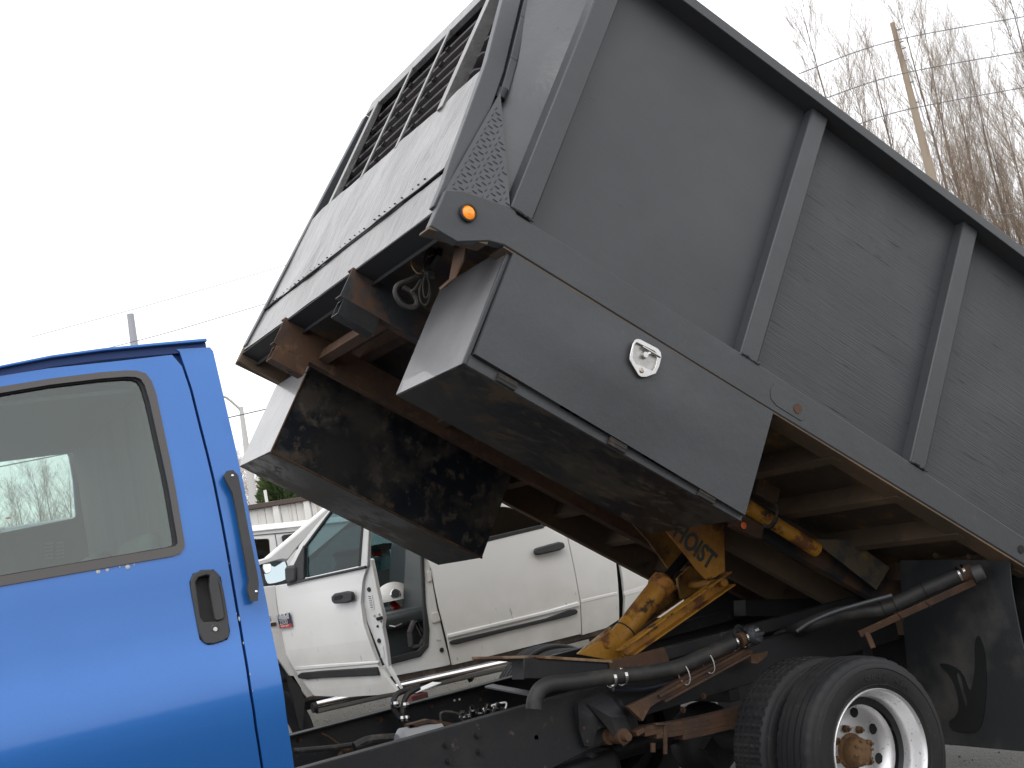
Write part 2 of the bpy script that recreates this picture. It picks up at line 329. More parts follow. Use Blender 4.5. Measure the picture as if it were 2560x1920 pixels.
M['leaf'] = mat('conifer_foliage', (.050, .085, .022), .8, layers=[(1.2, 4, .45, .65, (.09, .12, .03), .8), (3, 4, .55, .7, (.022, .040, .012), .8)])
M['pvc'] = mat('filler_hose_rubber', (.024, .024, .024), .6, layers=[(7, 5, .5, .72, (.075, .062, .048), .8)], bump=(30, .001))
M['flap'] = mat('mud_flap_rubber', (.026, .029, .031), .6, layers=[(2.2, 5, .50, .66, (.075, .071, .066), .8), (30, 4, .6, .75, (.035, .036, .037), .7)], bump=(120, .0015))
M['flapmark'] = mat('rubbed_rubber', (.016, .017, .018), .5)
M['hubrust'] = mat('rusty_hub', (.14, .075, .03), .85, layers=[(30, 5, .5, .7, (.05, .03, .02), .9)], bump=(60, .006))
M['print'] = mat('black_print', (.03, .045, .04), .6)
M['paper'] = mat('white_paper', (.8, .8, .78), .7)
M['brickred'] = mat('red_brick', (.14, .045, .035), .8, layers=[(30, 4, .5, .7, (.06, .03, .025), .8)])
M['teal'] = mat('pale_teal_trailer', (.55, .63, .62), .6)
M['lampwhite'] = mat('white_painted_steel', (.72, .70, .66), .5)

# ------------------------------------------------------------------ ground
def ground_z(x, y):
    t = min(1, max(0, (y-5.9)/2.2)); return .13*t*t*(3-2*t)
mb = MB(); xs = [-600, -60, -15]+[-6+i*.8 for i in range(28)]+[25, 80, 600]; ys = [-600, -60, -10, 0, 3, 5]+[5.6+i*.25 for i in range(14)]+[10, 12, 15, 20, 40, 100, 800]
vv = [(x, y, ground_z(x, y)+(.01*noise.noise(V((x*.9, y*.9, 0))) if abs(x) < 30 and abs(y) < 30 else 0)) for y in ys for x in xs]
mb.add(vv, [(j*len(xs)+i, j*len(xs)+i+1, (j+1)*len(xs)+i+1, (j+1)*len(xs)+i) for j in range(len(ys)-1) for i in range(len(xs)-1)])
tag(obj('ground', mb, M['ground'], smooth=True), kind='structure')
mb = MB()
for i in range(7000):
    u = random.random(); x = random.uniform(1, 9); y = random.uniform(7, 16) if i % 5 else random.uniform(3, 6)
    r = random.uniform(.004, .015); z = ground_z(x, y)
    a = random.uniform(0, 6); p = [(x+r*cos(a+k*2.09), y+r*sin(a+k*2.09), z) for k in range(3)]+[(x+random.uniform(-.4, .4)*r, y, z+r*.8)]
    mb.add(p, [(0, 1, 3), (1, 2, 3), (2, 0, 3)])
tag(obj('gravel', mb, M['pebble']), 'loose pale and dark pebbles scattered over the wet yard', 'gravel', kind='stuff')

# ================================================================== DUMP TRUCK
truck = thing('dump_truck', (1.5, 5.17, 0), 'blue cab dump truck with its dark grey dump bed raised', 'dump truck')
YN, YF = 3.92, 6.42
# ---- dump bed
mb = MB()
# floor plate (underside seen) and rear edge
mb.box(.02, 3.9, YN+.06, YF-.06, .19, .2, B)
bed = obj('dump_bed', mb, M['floorunder'], truck)
bed['label'] = 'raised dump bed with a dirty tread plate floor seen from below'
def bpart(name, mb, m, bevel=.004, **k): return obj(name, mb, m, bed, bevel=bevel, **k)
# near bottom rail: deep nose at the front, then slim rail
pb = PB(YN)
nose = pb.pxs([(1076, 532), (1073, 562)]+q('A', (1590, 1050), (1780, 1110), (1885, 1150))+[(1252, 616)])
rail = [(0, .17), (.0, .0)]+[(.12, .0), (.235, .075), (.30, .096), (1.5, .098), (3.2, .108), (3.9, .11), (3.9, .235), (3.2, .235), (2.4, .25), (1.47, .258), (.30, .245), (.285, .262), (.06, .205)]
mb = sheet(pb, rail, .05); bpart('bottom_rail', mb, M['paint'], .006)
mb = MB(); mb.box(.0, 3.9, YN+.012, YN+.10, .0, .008, lambda s_, y, t_: B(s_, y, t_+(.0 if s_ < .1 else .105)))
mb = MB().hexa([B(.30, YN+.004, .088), B(3.9, YN+.004, .100), B(3.9, YN+.12, .100), B(.30, YN+.12, .088), B(.30, YN+.004, .095), B(3.9, YN+.004, .109), B(3.9, YN+.12, .109), B(.30, YN+.12, .095)])
bpart('rail_flange', mb, M['under'], 0)
mb = MB().hexa([B(.0, YN+.004, -.012), B(.235, YN+.004, .062), B(.235, YN+.09, .062), B(.0, YN+.09, -.012), B(.0, YN+.004, .0), B(.235, YN+.004, .075), B(.235, YN+.09, .075), B(.0, YN+.09, 0)])
bpart('nose_flange', mb, M['under'], 0)
mb = MB(); mb.box(0, 3.9, YF-.05, YF, .03, .24, B); bpart('bottom_rail', mb, M['under'])
# little access plate on the rail
ap = q('G', (490, 432), (700, 565), (708, 600), (690, 690), (672, 697), (500, 590), (465, 545), (462, 480))
bpart('cover_plate', sheet(PB(YN-.003), PB(YN-.003).pxs(ap), .003), M['paint'], .001)
c = PB(YN-.006).W(q('G', (650, 612))); bpart('plug', MB().lathe([(.0, 0), (.022, 0), (.022, .006)], c, (0, 1, 0), 20), M['rust'], 0)
c = PB(YN-.004).W(q('G', (2195, 1585))); bpart('plug', MB().lathe([(.0, 0), (.02, 0), (.02, .006)], c, (0, 1, 0), 20), M['dark'], 0)
# posts and side panels
YP = 3.99
posts = [(.268, .375), (1.462, 1.562), (2.492, 2.592), (3.55, 3.65)]
TT = 1.648; TF = 1.69
for i, (a, b) in enumerate(posts):
    mb = MB(); mb.box(a, b, YN+.008, YP+.03, .262 if i == 0 else .255, TT-.051, B)
    bpart('side_post', mb, M['paint'], .008)
mats = ['flatpaint', 'ply', 'ply']
for i in range(3):
    mb = MB(); mb.box(posts[i][1]+.001, posts[i+1][0]-.001, YP, YP+.02, .2, TT-.02, B)
    o = bpart('side_panel', mb, M[mats[i]], 0); o['label'] = ['smooth grey side panel behind the first post', 'grey plywood side panel with open grain', 'rearmost grey plywood side panel'][i]
mb = MB(); mb.box(3.66, 3.9, YP, YP+.02, .2, TT-.02, B); bpart('side_panel', mb, M['ply'], 0)
# weld beads at post feet
for a, b in posts[:3]:
    mb = MB(); pts = [B(a+(b-a)*k/10, YN-.002+random.uniform(-.003, .003), .257+random.uniform(-.003, .003)) for k in range(11)]
    mb.tube(pts, [random.uniform(.004, .008) for _ in pts], 6); bpart('weld_bead', mb, M['paint'], 0, smooth=True)
# top rail (channel)
mb = MB(); mb.box(.10, 3.9, YN-.035, YP+.04, TT-.05, TT, B)
bpart('top_rail', mb, M['paint'], .003)
mb = MB(); mb.box(.30, 3.9, YF-.04, YF+.03, TT-.05, TT+.02, B); bpart('top_rail', mb, M['paint'], .003)
mb = MB(); mb.box(.3, 3.9, YF-.06, YF-.04, .2, TT-.03, B); bpart('side_panel', mb, M['under'], 0, label='far side panel seen from inside')
# front bulkhead, tapered inwards towards the top
ps = PS(0)
def yn(t_): return 3.955 if t_ < .25 else (3.975+(t_-.25)*.17 if t_ < .87 else 4.08+(t_-.87)*.375)
def yf(t_): return 6.40-max(0, t_-.08)*.205
# white-looking sheet
top = q('J', (1690, 560), (1650, 590), (1340, 880), (985, 1195), (690, 1455), (480, 1650))+[(766, 567)]
sh = [(yn(.33)+.06, .325)]+[(yn(.5)+.035, .5), (yn(.87)+.055, .875)]+[(4.27, .886), (4.52, .884), (4.99, .89), (5.43, .893), (5.9, .91), (yf(.89), .885), (yf(.6), .6), (yf(.35), .345), (6.1, .33), (5.5, .322), (5.0, .318), (4.5, .314)]
def dent(u, v): return .012*noise.noise(V((u*2.2+v*1.2, v*2.6-u*.8, 3)))+.004*noise.noise(V((u*9, v*5, 1)))
o = bpart('front_sheet', sheet(ps, sh, .006, grid=.05, disp=dent), M['front'], 0, smooth=True); o['label'] = 'dented grey sheet across the bed front, sky sheen painted into its colour'
ap_ = [(yn(.1)+.02, .088), (yn(.31)+.055, .30), (4.5, .305), (5.0, .31), (5.5, .314), (6.1, .322), (yf(.33), .335), (yf(.12), .10), (5.2, .09)]
o = bpart('front_apron', sheet(ps, ap_, .006, grid=.06, disp=lambda u, v: .003+.4*dent(u, v)), M['front'], 0, smooth=True)
for k in range(34):   # stitch of weld spots along the seam
    u = 4.25+k*.058+random.uniform(-.006, .006); c = ps.P(u, .352+random.uniform(-.004, .004)+.0*k, -.006)
    if k % 7 != 3: bpart('weld_spot', MB().ball(c, random.uniform(.003, .006), (1.0, 1.6, .6), 6, 4), M['dark'], 0)
pts = [ps.P(4.1+k*.1, .318+.006*noise.noise(V((k*.9, 0, 0)))+(k*.0008), -.003) for k in range(23)]
bpart('seam', MB().tube(pts, [.004+.003*random.random() for _ in pts], 5), M['dark'], 0)
bpart('seam_backing', sheet(ps, [(4.04, .26), (4.10, .40), (6.28, .40), (6.31, .26)], .004, off=.03), M['dark'], 0)
# bottom lip channel of the bulkhead
mb = MB(); mb.box(.004, .01, yn(0)+.01, yf(0), .0, .09, B); mb.box(.0, .085, yn(0)+.01, yf(0), .085, .091, B); mb.box(.078, .085, yn(0)+.05, yf(0), .02, .085, B)
mb = MB(); mb.box(.003, .10, yn(0)+.03, yf(0), .075, .083, B); mb.box(.095, .10, yn(0)+.03, yf(0), .05, .2, B); bpart('front_channel', mb, M['dark'], 0)
# far corner return under the front
mb = sheet(PB(YF-.01), [(0, .02), (.0, .19), (.3, .19), (.3, .03)], .01); bpart('corner_plate', mb, M['under'], 0)
# corner posts
def postmb(f, s0, s1, wdt, t0, t1, sg):
    m_ = MB(); n = 14; vv = []
    for k in range(n+1):
        t_ = t0+(t1-t0)*k/n; y0 = f(t_); y1 = y0+sg*wdt
        vv += [B(s0, y0, t_), B(s0, y1, t_), B(s1, y1, t_), B(s1, y0, t_)]
    ff = [(4*k+j, 4*k+(j+1) % 4, 4*k+4+(j+1) % 4, 4*k+4+j) for k in range(n) for j in range(4)]+[(0, 1, 2, 3), (4*n+3, 4*n+2, 4*n+1, 4*n)]
    return m_.add(vv, ff)
bpart('corner_post', postmb(yn, -.01, .075, .045, .1, TF, 1), M['paint'], .004)
bpart('corner_post', postmb(yf, -.008, .075, .06, .12, TT-.08, -1), M['paint'], .004)
bpart('grille_end_plate', postmb(lambda t_: yf(t_)-.065, .035, .30, .012, .80, 1.64, -1), M['chassis'], 0)
# tarp rail rod beside the near post
pts = [B(.105, yn(t_)+.01, t_) for t_ in (.80, 1.0, 1.3, TF)]
mb = MB()
for a, b in zip(pts, pts[1:]): mb.beam(a, b, .035, .03)
bpart('tarp_rail', mb, M['paint'], .004)
c = B(.1, yn(.78)+.005, .775); bpart('rail_hinge', MB().lathe([(0, -.02), (.022, -.02), (.022, .03), (0, .03)], c, cV, 14), M['chassis'], .002)
# angled side panel between corner post and first post
n = 12; vv = []
for k in range(n+1):
    t_ = .16+(TT-.16)*k/n
    for j in range(5):
        g = j/4; s_ = .07+(.27-.07)*g; y_ = (yn(t_)+.05)*(1-g)+(YP+.02)*g; vv.append(B(s_, y_, t_))
vv2 = [V(p)+V((0, .012, 0)) for p in vv]
ff = [(5*k+j, 5*k+j+1, 5*k+6+j, 5*k+5+j) for k in range(n) for j in range(4)]
bpart('corner_panel', MB().add(vv, ff).add(vv2, ff), mat('scuffed_corner_sheet', (.060, .062, .067), .34, layers=[(3, 5, .45, .75, (.075, .077, .082), .3), (6, 7, .62, .67, (.025, .025, .026), .6)], bump=(2.2, .02), rot=BEDROT, spec=.7), 0, smooth=True)
# diamond plate gusset with its raised bars
g3 = [B(.005, YN+.03, .175), B(.262, YN+.012, .255), B(.075, yn(.76)-.006, .775), B(.045, yn(.76)-.006, .79)]
g3 = [B(.004, YN+.026, .17), B(.268, YN+.01, .258), B(.085, yn(.76)-.008, .775)]
nrm = (g3[1]-g3[0]).cross(g3[2]-g3[0]).normalized()
if nrm.y > 0: nrm = -nrm
mb = MB(); mb.add(g3+[p-nrm*.006 for p in g3], [(0, 1, 2), (3, 5, 4), (0, 3, 4, 1), (1, 4, 5, 2), (2, 5, 3, 0)])
gus = bpart('tread_plate_gusset', mb, M['tread'], 0); gus['label'] = 'diamond plate triangle at the bed corner'
gp = Plane(g3[0], (g3[2]-g3[0]), nrm.cross((g3[2]-g3[0]).normalized()), -nrm); tri = [((p-g3[0]).dot(gp.U), (p-g3[0]).dot(gp.V)) for p in g3]
mb = MB(); pit = .034
for i in range(-2, 32):
    for j in range(-12, 18):
        u, v = i*pit*.62, (j+(.5 if i % 2 else 0))*pit
        if not inside((u, v), tri): continue
        if not all(inside((u+a, v+b), tri) for a, b in ((.01, 0), (-.01, 0), (0, .01), (0, -.01))): continue
        an = radians(45 if (i//1+j) % 2 else -45)+.75; d = V((cos(an), sin(an))); e = V((-d.y, d.x)); L_, W_ = .0135, .0042
        c2 = V((u, v)); P4 = [c2-d*L_, c2-e*W_, c2+d*L_, c2+e*W_]
        vv = [gp.P(p.x, p.y, -.0002) for p in P4]+[gp.P(*(c2-d*L_*.5), -.0042), gp.P(*(c2+d*L_*.5), -.0042)]
        mb.add(vv, [(0, 1, 4), (1, 2, 5, 4), (2, 3, 5), (3, 0, 4, 5)])
tag(bpart('tread_bars', mb, M['tread'], 0), kind='stuff')
# grille opening: frame top, vertical bars, louvre slats
mb = MB(); mb.box(.0, .03, yn(TF)+.045, yf(TF)+.02, 1.60, TF+.005, B); bpart('front_top_beam', mb, M['front'], .003)
mb = MB(); mb.box(.031, .15, yn(TF)+.05, yf(TF)+.0, 1.63, 1.64, B); bpart('top_closure', mb, M['chassis'], 0)
for i, y_ in enumerate((4.51, 5.0, 5.445, 5.905)):
    mb = MB(); mb.box(-.002, (.06, .008, .008, .03)[i], y_-.0, y_+(.055, .03, .03, .05)[i], .87, 1.61, B)
    bpart('grille_bar', mb, M['front'], .002)
for k in range(9):
    t_ = .80+k*.098; mb = MB()
    a, b = 4.46, yf(t_)-.075
    mb.hexa([B(.05, a, t_), B(.05, b, t_), B(.056, b, t_-.004), B(.056, a, t_-.004), B(.135, a, t_+.085), B(.135, b, t_+.085), B(.141, b, t_+.081), B(.141, a, t_+.081)])
    bpart('louvre_slat', mb, M['slat'], 0)
    for y_ in (4.53, 5.02, 5.465, 5.92):
        mb = MB(); mb.box(.03, .05, y_, y_+.03, t_+.03, t_+.05, B); bpart('slat_clip', mb, M['dark'], 0)
mb = sheet(PS(.15), [(4.4, .8), (4.4, 1.64), (yf(1.64)-.02, 1.64), (yf(.8)-.02, .8)], .01); bpart('inner_screen', mb, M['slat'], 0)
# marker light
c = PB(YN-.002).W((1169, 533))
ml = obj('marker_light', MB().lathe([(.030, .002), (.036, -.004), (.036, -.012), (.029, -.014), (.029, -.008)], c, (0, 1, 0), 36), M['rubber'], truck, smooth=True)
obj('lens', MB().lathe([(0, -.017), (.014, -.0155), (.024, -.011), (.0295, -.006)], c, (0, 1, 0), 36), M['amber'], ml, smooth=True)
obj('lens_ring', MB().lathe([(.008, -.0165), (.009, -.0175), (.010, -.0165)], c, (0, 1, 0), 24), M['amber'], ml, smooth=True)
# ---- underside frame
def channel(mb, s0, s1, y, t0, t1, wd, th=.008, sgn=1):
    mb.box(s0, s1, y, y+sgn*th, t0, t1, B); mb.box(s0, s1, y+sgn*th, y+sgn*wd, t0, t0+th, B); mb.box(s0, s1, y+sgn*th, y+sgn*wd, t1-th, t1, B)
p = PS(.06)
fs = p.px(q('B', (350, 545))); fb = p.px(q('B', (265, 700))); nt_ = p.px(q('B', (845, 180))); nb = p.px(q('B', (735, 385)))
for nm, y_, m_, ss in (('near', 4.74, 'chassis', -.012), ('far', 5.62, 'rust', -.014)):
    mb = MB(); channel(mb, ss, 3.6, y_, -.062, .086, .06)
    obj('bed_sill', mb, M[m_] if nm == 'far' else mat('rusty_black_steel', (.024, .026, .03), .5, layers=[(4, 6, .5, .62, RUST, .8), (9, 6, .6, .7, (.05, .045, .045), .7)], bump=(40, .003)), truck, bevel=.002)
    mb = MB(); mb.box(ss+.02, ss+.26, y_-.05, y_+.0-.002, -.085, .0, B) if 0 else None
    mb = MB()
    a, b, y0, y1, t0, t1 = ss+.02, ss+.20, y_-.002, y_+.075, -.142, -.063
    for bx in ((a, b, y0, y0+.006, t0, t1), (a, b, y1-.006, y1, t0, t1), (a, b, y0+.006, y1-.006, t0, t0+.006), (a, b, y0+.006, y1-.006, t1-.006, t1)): mb.box(*bx, B)
    obj('tube_stub', mb, M['rust'] if nm == 'far' else M['chassis'], truck)
xs_ = [.42, .84, 1.26, 1.70, 2.10, 2.50, 2.90, 3.30, 3.7]
for k, s_ in enumerate(xs_):
    mb = MB(); mb.box(s_, s_+.006, YN+.052, YF-.052, .09, .188, B); mb.box(s_+.006, s_+.05, YN+.052, YF-.052, .09, .096, B)
    obj('cross_member', mb, M['under'] if k > 2 else M['rust'], truck)
for s_ in (.22, .92): obj('cross_brace', MB().box(s_, s_+.05, 4.81, 5.61, -.03, .03, B), M['rust'], truck)
# inner hinge sill (heavier, lower) running back under the bed
for y_ in (5.02, 5.36):
    mb = MB(); channel(mb, 2.2, 3.6, y_, -.09, .03, .05); obj('hinge_sill', mb, M['under'], truck, bevel=.002)
# bent hanger strips holding the boxes
for yy, px in ((4.3, q('B', (1600, 20), (1440, 290), (1530, 290), (1490, 330))), ):
    pass
def strip(pts, wd, th, m_, name='hanger_strap', up=(0, 1, 0)):
    mb = MB()
    for a, b in zip(pts, pts[1:]): mb.beam(a, b, th, wd, up)
    return obj(name, mb, m_, truck)
pl_ = PS(.20)
hs_ = sheet(pl_, pl_.pxs(q('B', (1545, 20), (1625, 10), (1600, 130), (1535, 262), (1440, 345), (1430, 332), (1500, 270))), .006)
obj('hanger_strap', hs_, M['rust'], truck)
hs_ = sheet(pl_, pl_.pxs(q('B', (1405, 20), (1440, 20), (1420, 100), (1330, 230), (1310, 215))), .02); obj('conduit_tube', hs_, M['chassis'], truck)
pl_ = PS(.27); hs_ = sheet(pl_, pl_.pxs(q('B', (370, 945), (440, 900), (420, 970), (400, 1000), (365, 1020), (360, 1012), (390, 985))), .006); obj('hanger_strap', hs_, M['chassis'], truck)
# ---- tool boxes
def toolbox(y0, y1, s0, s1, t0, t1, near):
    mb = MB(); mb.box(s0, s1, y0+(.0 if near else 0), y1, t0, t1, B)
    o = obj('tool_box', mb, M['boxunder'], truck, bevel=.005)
    e = MB(); e.box(s0-.003, s0+.0, y0+.002, y1-.002, t0+.002, t1-.002, B); obj('end_panel', e, M['endsheen'], o, label='satin grey front end of the box, sky sheen painted into its colour')
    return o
M['endsheen'] = mat('grey_box_end_sky_sheen', (.21, .208, .212), .36, coat=.35, layers=[(3, 4, .45, .75, (.26, .255, .26), .32), (50, 3, .72, .76, (.02, .02, .02), .7)], bump=(2.4, .014), bump2=(240, .0008), rot=BEDROT, spec=.7)  # paler copy of the grey paint, carrying the sky sheen on the box end
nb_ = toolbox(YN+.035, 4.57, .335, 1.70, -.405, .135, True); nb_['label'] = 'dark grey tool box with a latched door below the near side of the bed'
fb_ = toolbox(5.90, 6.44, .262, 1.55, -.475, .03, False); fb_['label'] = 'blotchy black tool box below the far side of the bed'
# door of the near box
dpl = PB(YN-.0)
door = dpl.pxs([(1281.7, 627), (1180, 897), (1852, 1308), (1932, 1027)])
door = [(.345, .088), (.350, -.362), (1.700, -.385), (1.698, .095)]
dr = obj('box_door', sheet(dpl, door, .03, grid=.09, disp=lambda u, v: -.018*max(0, 1-abs((u-1.0)/.68)-abs((v+.13)/.235)*.9)), M['paint'], nb_, bevel=.008, smooth=True, seg=3)
mb = MB(); mb.box(.337, 1.705, YN+.02, YN+.0345, -.41, -.365, B); mb.box(.326, .345, YN+.02, YN+.0345, -.41, .12, B); obj('door_frame', mb, M['paint'], nb_, bevel=.003)
for s_ in (.47, 1.0, 1.46):
    mb = MB(); mb.box(s_, s_+.085, YN+.004, YN+.019, -.409, -.375, B); mb.tube([B(s_, YN+.012, -.392), B(s_+.085, YN+.012, -.392)], .010, 8)
    obj('hinge', mb, M['hinge'], nb_, bevel=.001)
# latch
lp = Plane(PB(YN-.030).o, cL, cV, (0, 1, 0))
out = lp.pxs(q('K', (905, 800), (925, 793), (945, 797), (1065, 860), (1085, 885), (1090, 920), (1075, 985), (1050, 1035), (985, 1058), (950, 1058), (930, 1045), (885, 970), (870, 935), (872, 905), (890, 830)))
hol = lp.pxs(q('K', (918, 818), (1040, 880), (1062, 905), (1048, 985), (1025, 1015), (910, 960), (892, 925), (903, 835)))
lt = obj('latch', sheet(lp, out, .005, holes=[hol]), M['steel'], dr, bevel=.0018)
obj_c = lp.W(q('K', (975, 915)))
mb = sheet(lp, hol, .003, off=.011)
for i in range(len(hol)):
    a, b = hol[i], hol[(i+1) % len(hol)]; mb.add([lp.P(*a, .004), lp.P(*b, .004), lp.P(b[0]*.97+.03*lp.px(q('K', (975, 915)))[0], b[1], .011), lp.P(a[0]*.97+.03*lp.px(q('K', (975, 915)))[0], a[1], .011)], [(0, 1, 2, 3)])
obj2 = obj('latch_recess', mb, mat('brushed_steel', (.52, .51, .49), .4, metal=.6, layers=[(30, 3, .4, .7, (.36, .35, .33), .3)]), dr)
mb = MB(); a, b = lp.W(q('K', (955, 848))), lp.W(q('K', (1080, 920))); mb.tube([a, b], .0055, 8); c0 = lp.W(q('K', (975, 905)), .0); mb.tube([c0+V((0, .010, 0)), c0-V((0, .006, 0))], [.015, .012], 16); mb.beam(c0-V((0, .004, 0)), (a+b)/2, .008, .004)
obj('latch_handle', mb, M['steel'], dr, smooth=True)
c1 = lp.W(q('K', (950, 1012))); mb = MB().lathe([(0, -.003), (.007, -.003), (.009, -.001), (.012, -.0005), (.012, .003)], c1, (0, 1, 0), 20); obj('lock_cylinder', mb, mat('brass_lock', (.4, .36, .3), .35, metal=1), dr, smooth=True)
# seams of the far box
mb = MB(); mb.tube([B(.262, 5.9, -.475), B(1.55, 5.9, -.475)], .006, 6); mb.tube([B(.262, 5.9, -.475), B(.262, 5.9, .03)], .005, 6); obj('corner_seam', mb, M['rust'], fb_)
# loose wiring
def cable(pts, r, m_, name='wire', parent=truck, n=8, sub=6):
    P_ = [V(p) for p in pts]; o = []
    for i in range(len(P_)-1):
        p0 = P_[max(0, i-1)]; p1 = P_[i]; p2 = P_[i+1]; p3 = P_[min(len(P_)-1, i+2)]
        for k in range(sub):
            t = k/sub; o.append(.5*((2*p1)+(p2-p0)*t+(2*p0-5*p1+4*p2-p3)*t*t+(3*p1-p0-3*p2+p3)*t**3))
    o.append(P_[-1]); return obj(name, MB().tube(o, r, n), m_, parent, smooth=True)
def wp(r, pts, Y): return [at(q(r, p), Y) for p in pts]
hn = obj('wiring_harness', MB().tube(wp('A', [(1440, 1180), (1410, 1280), (1385, 1330)], 4.42), .012, 8), M['wireblack'], truck)
cable(wp('A', [(1340, 1075), (1300, 1180), (1295, 1270), (1330, 1330), (1365, 1340)], 4.40), .0035, M['wire'], parent=hn)
obj('crimp_connector', MB().tube(wp('A', [(1332, 1033), (1345, 1072)], 4.40), .006, 8), M['bluecap'], hn)
cable(wp('A', [(1590, 1050), (1480, 1110), (1400, 1200), (1380, 1300), (1395, 1340), (1420, 1400), (1425, 1480), (1400, 1550), (1365, 1540), (1350, 1460), (1380, 1370)], 4.41), .0045, M['wireblack'], parent=hn)
cable(wp('A', [(1380, 1330), (1290, 1380), (1200, 1420), (1185, 1480), (1230, 1550), (1300, 1570), (1335, 1540), (1310, 1480), (1240, 1430)], 4.43), .011, M['wireblack'], parent=hn)
cable(wp('A', [(1390, 1345), (1375, 1420), (1385, 1500), (1410, 1490), (1420, 1420), (1400, 1350)], 4.39), .004, M['wireblack'], parent=hn)
cable(wp('A', [(1330, 1440), (1290, 1465), (1320, 1440), (1360, 1380)], 4.39), .005, M['wireblack'], parent=hn)
cable(wp('A', [(1410, 1225), (1440, 1210), (1460, 1212)], 4.4), .003, M['wire'], parent=hn)
obj('plug_block', MB().beam(at(q('A', (1395, 1345)), 4.4), at(q('A', (1450, 1350)), 4.4), .03, .03), M['wireblack'], hn, bevel=.004)
cable(wp('B', [(890, 605), (850, 680), (820, 780), (790, 790), (750, 760), (735, 730)], 5.6), .002, M['rust'], 'loose_wire')
cable(wp('B', [(355, 880), (400, 915), (470, 925), (520, 910), (550, 880)], 5.66), .002, M['wireblack'], 'loose_wire')

# ---- cab
CY = 4.2; cp = PY(CY)
def prof(u, v):   # body section: tumblehome above belt, shoulder, tuck-under
    d = 0
    if v > 1.38: d += (v-1.38)*.075
    if v > 1.72: d += (v-1.72)*.05
    def sm(a, b, x): t = min(1, max(0, (x-a)/(b-a))); return t*t*(3-2*t)
    d += .010*sm(1.16, 1.30, v)+.042*sm(1.25, 1.47, v)
    d += .20*(1-sm(.15, 1.26, v)) + .006*math.sin(u*1.1+1)*sm(1.44, 1.6, v)
    if u > 1.28-(v-1.0)*.0: pass
    return d
class CabSkin(Plane):
    def px(s, p):
        r = sight(p); off = 0
        for _ in range(5):
            k = ((s.o+s.N*off-CAM).dot(s.N))/r.dot(s.N); w_ = CAM+r*k-s.o; u, v = w_.dot(s.U), w_.dot(s.V); off = prof(u, v)
        return (u, v)
cp0 = cp; cp = CabSkin((0, CY, 0), (1, 0, 0), (0, 0, 1), (0, 1, 0))
edge = [(525, 868), (533, 878), (560, 994), (587, 1110), (612, 1225), (640, 1370), (670, 1521), (696, 1660), (716, 1790), (737, 1930), (760, 2060)]
seamp = [(437, 873), (446, 880), (458, 915), (478, 975), (500, 1064), (517, 1130), (534, 1200), (556, 1310), (583, 1465), (601, 1569), (625, 1720), (640, 1820), (657, 1930), (682, 2060)]
E_ = cp.pxs(edge); Sm = cp.pxs(seamp)
pillar = [(u+.005, v) for u, v in Sm]; pil = pillar+E_[::-1]
cab = obj('cab_shell', sheet(cp, pil, .02, grid=.05, disp=prof), M['blue'], truck, bevel=.001, smooth=True, auto=30)
cab['label'] = 'rear pillar of the blue cab'
winO = q('L', (-300, 985), (0, 900), (400, 830), (800, 770), (1000, 757), (1090, 765), (1140, 800), (1180, 880), (1215, 1000), (1270, 1250), (1330, 1500), (1365, 1659))+q('M', (1060, 360), (1055, 395), (1035, 428), (1000, 440), (800, 475), (400, 543), (0, 610), (-300, 665))
# outer edge of the seal
seal_o = cp.pxs(q('L', (-300, 925), (0, 845), (400, 780), (800, 730), (1000, 716), (1080, 718), (1150, 740), (1195, 800), (1230, 900), (1280, 1130), (1340, 1420), (1385, 1659))+q('M', (1062, 370), (1058, 395), (1035, 425), (990, 440), (500, 525), (0, 612), (-300, 668)))
seal_i = cp.pxs(q('L', (-300, 975), (0, 895), (400, 828), (800, 780), (1000, 765), (1070, 768), (1110, 785), (1140, 830), (1180, 960), (1240, 1230), (1300, 1500), (1332, 1659))+q('M', (1018, 330), (1022, 365), (1010, 380), (980, 388), (500, 470), (0, 555), (-300, 608)))
doorp = [(u-.005, v) for u, v in Sm]
lowz = .35
dpoly = cp.pxs([(-420, 1030), (-200, 980), (0, 940), (120, 921), (300, 902), (430, 887)])+doorp[2:]+[(-.25, lowz)]
holed = cp.pxs(q('M', (1090, 590), (1110, 540), (1160, 518), (1230, 515), (1272, 560), (1325, 870), (1310, 920), (1200, 952), (1150, 920), (1120, 760)))
cdoor = obj('cab_door', sheet(cp, dpoly, .02, holes=[seal_i, holed], grid=.05, disp=prof), M['blue'], truck, bevel=.001, smooth=True, auto=30)
obj('window_seal', sheet(cp, seal_o, .014, holes=[seal_i], grid=.08, disp=prof, off=-.006), M['bezel'], cdoor, bevel=.003)
shr = [(seal_i[i][0]*.985+.006, seal_i[i][1]*.985+.030) for i in range(len(seal_i))]
obj('window_gasket', sheet(cp, seal_i, .012, holes=[shr], grid=.08, disp=prof, off=.008), M['rubber'], cdoor)
obj('window_glass', sheet(cp, seal_i, .001, grid=.06, disp=prof, off=.018), M['cabglass'], cdoor, smooth=True)
# jamb behind the seam
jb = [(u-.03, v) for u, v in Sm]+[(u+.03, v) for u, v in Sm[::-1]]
obj('door_jamb', sheet(cp, jb, .01, grid=.08, disp=prof, off=.028), M['bluedark'], cab)
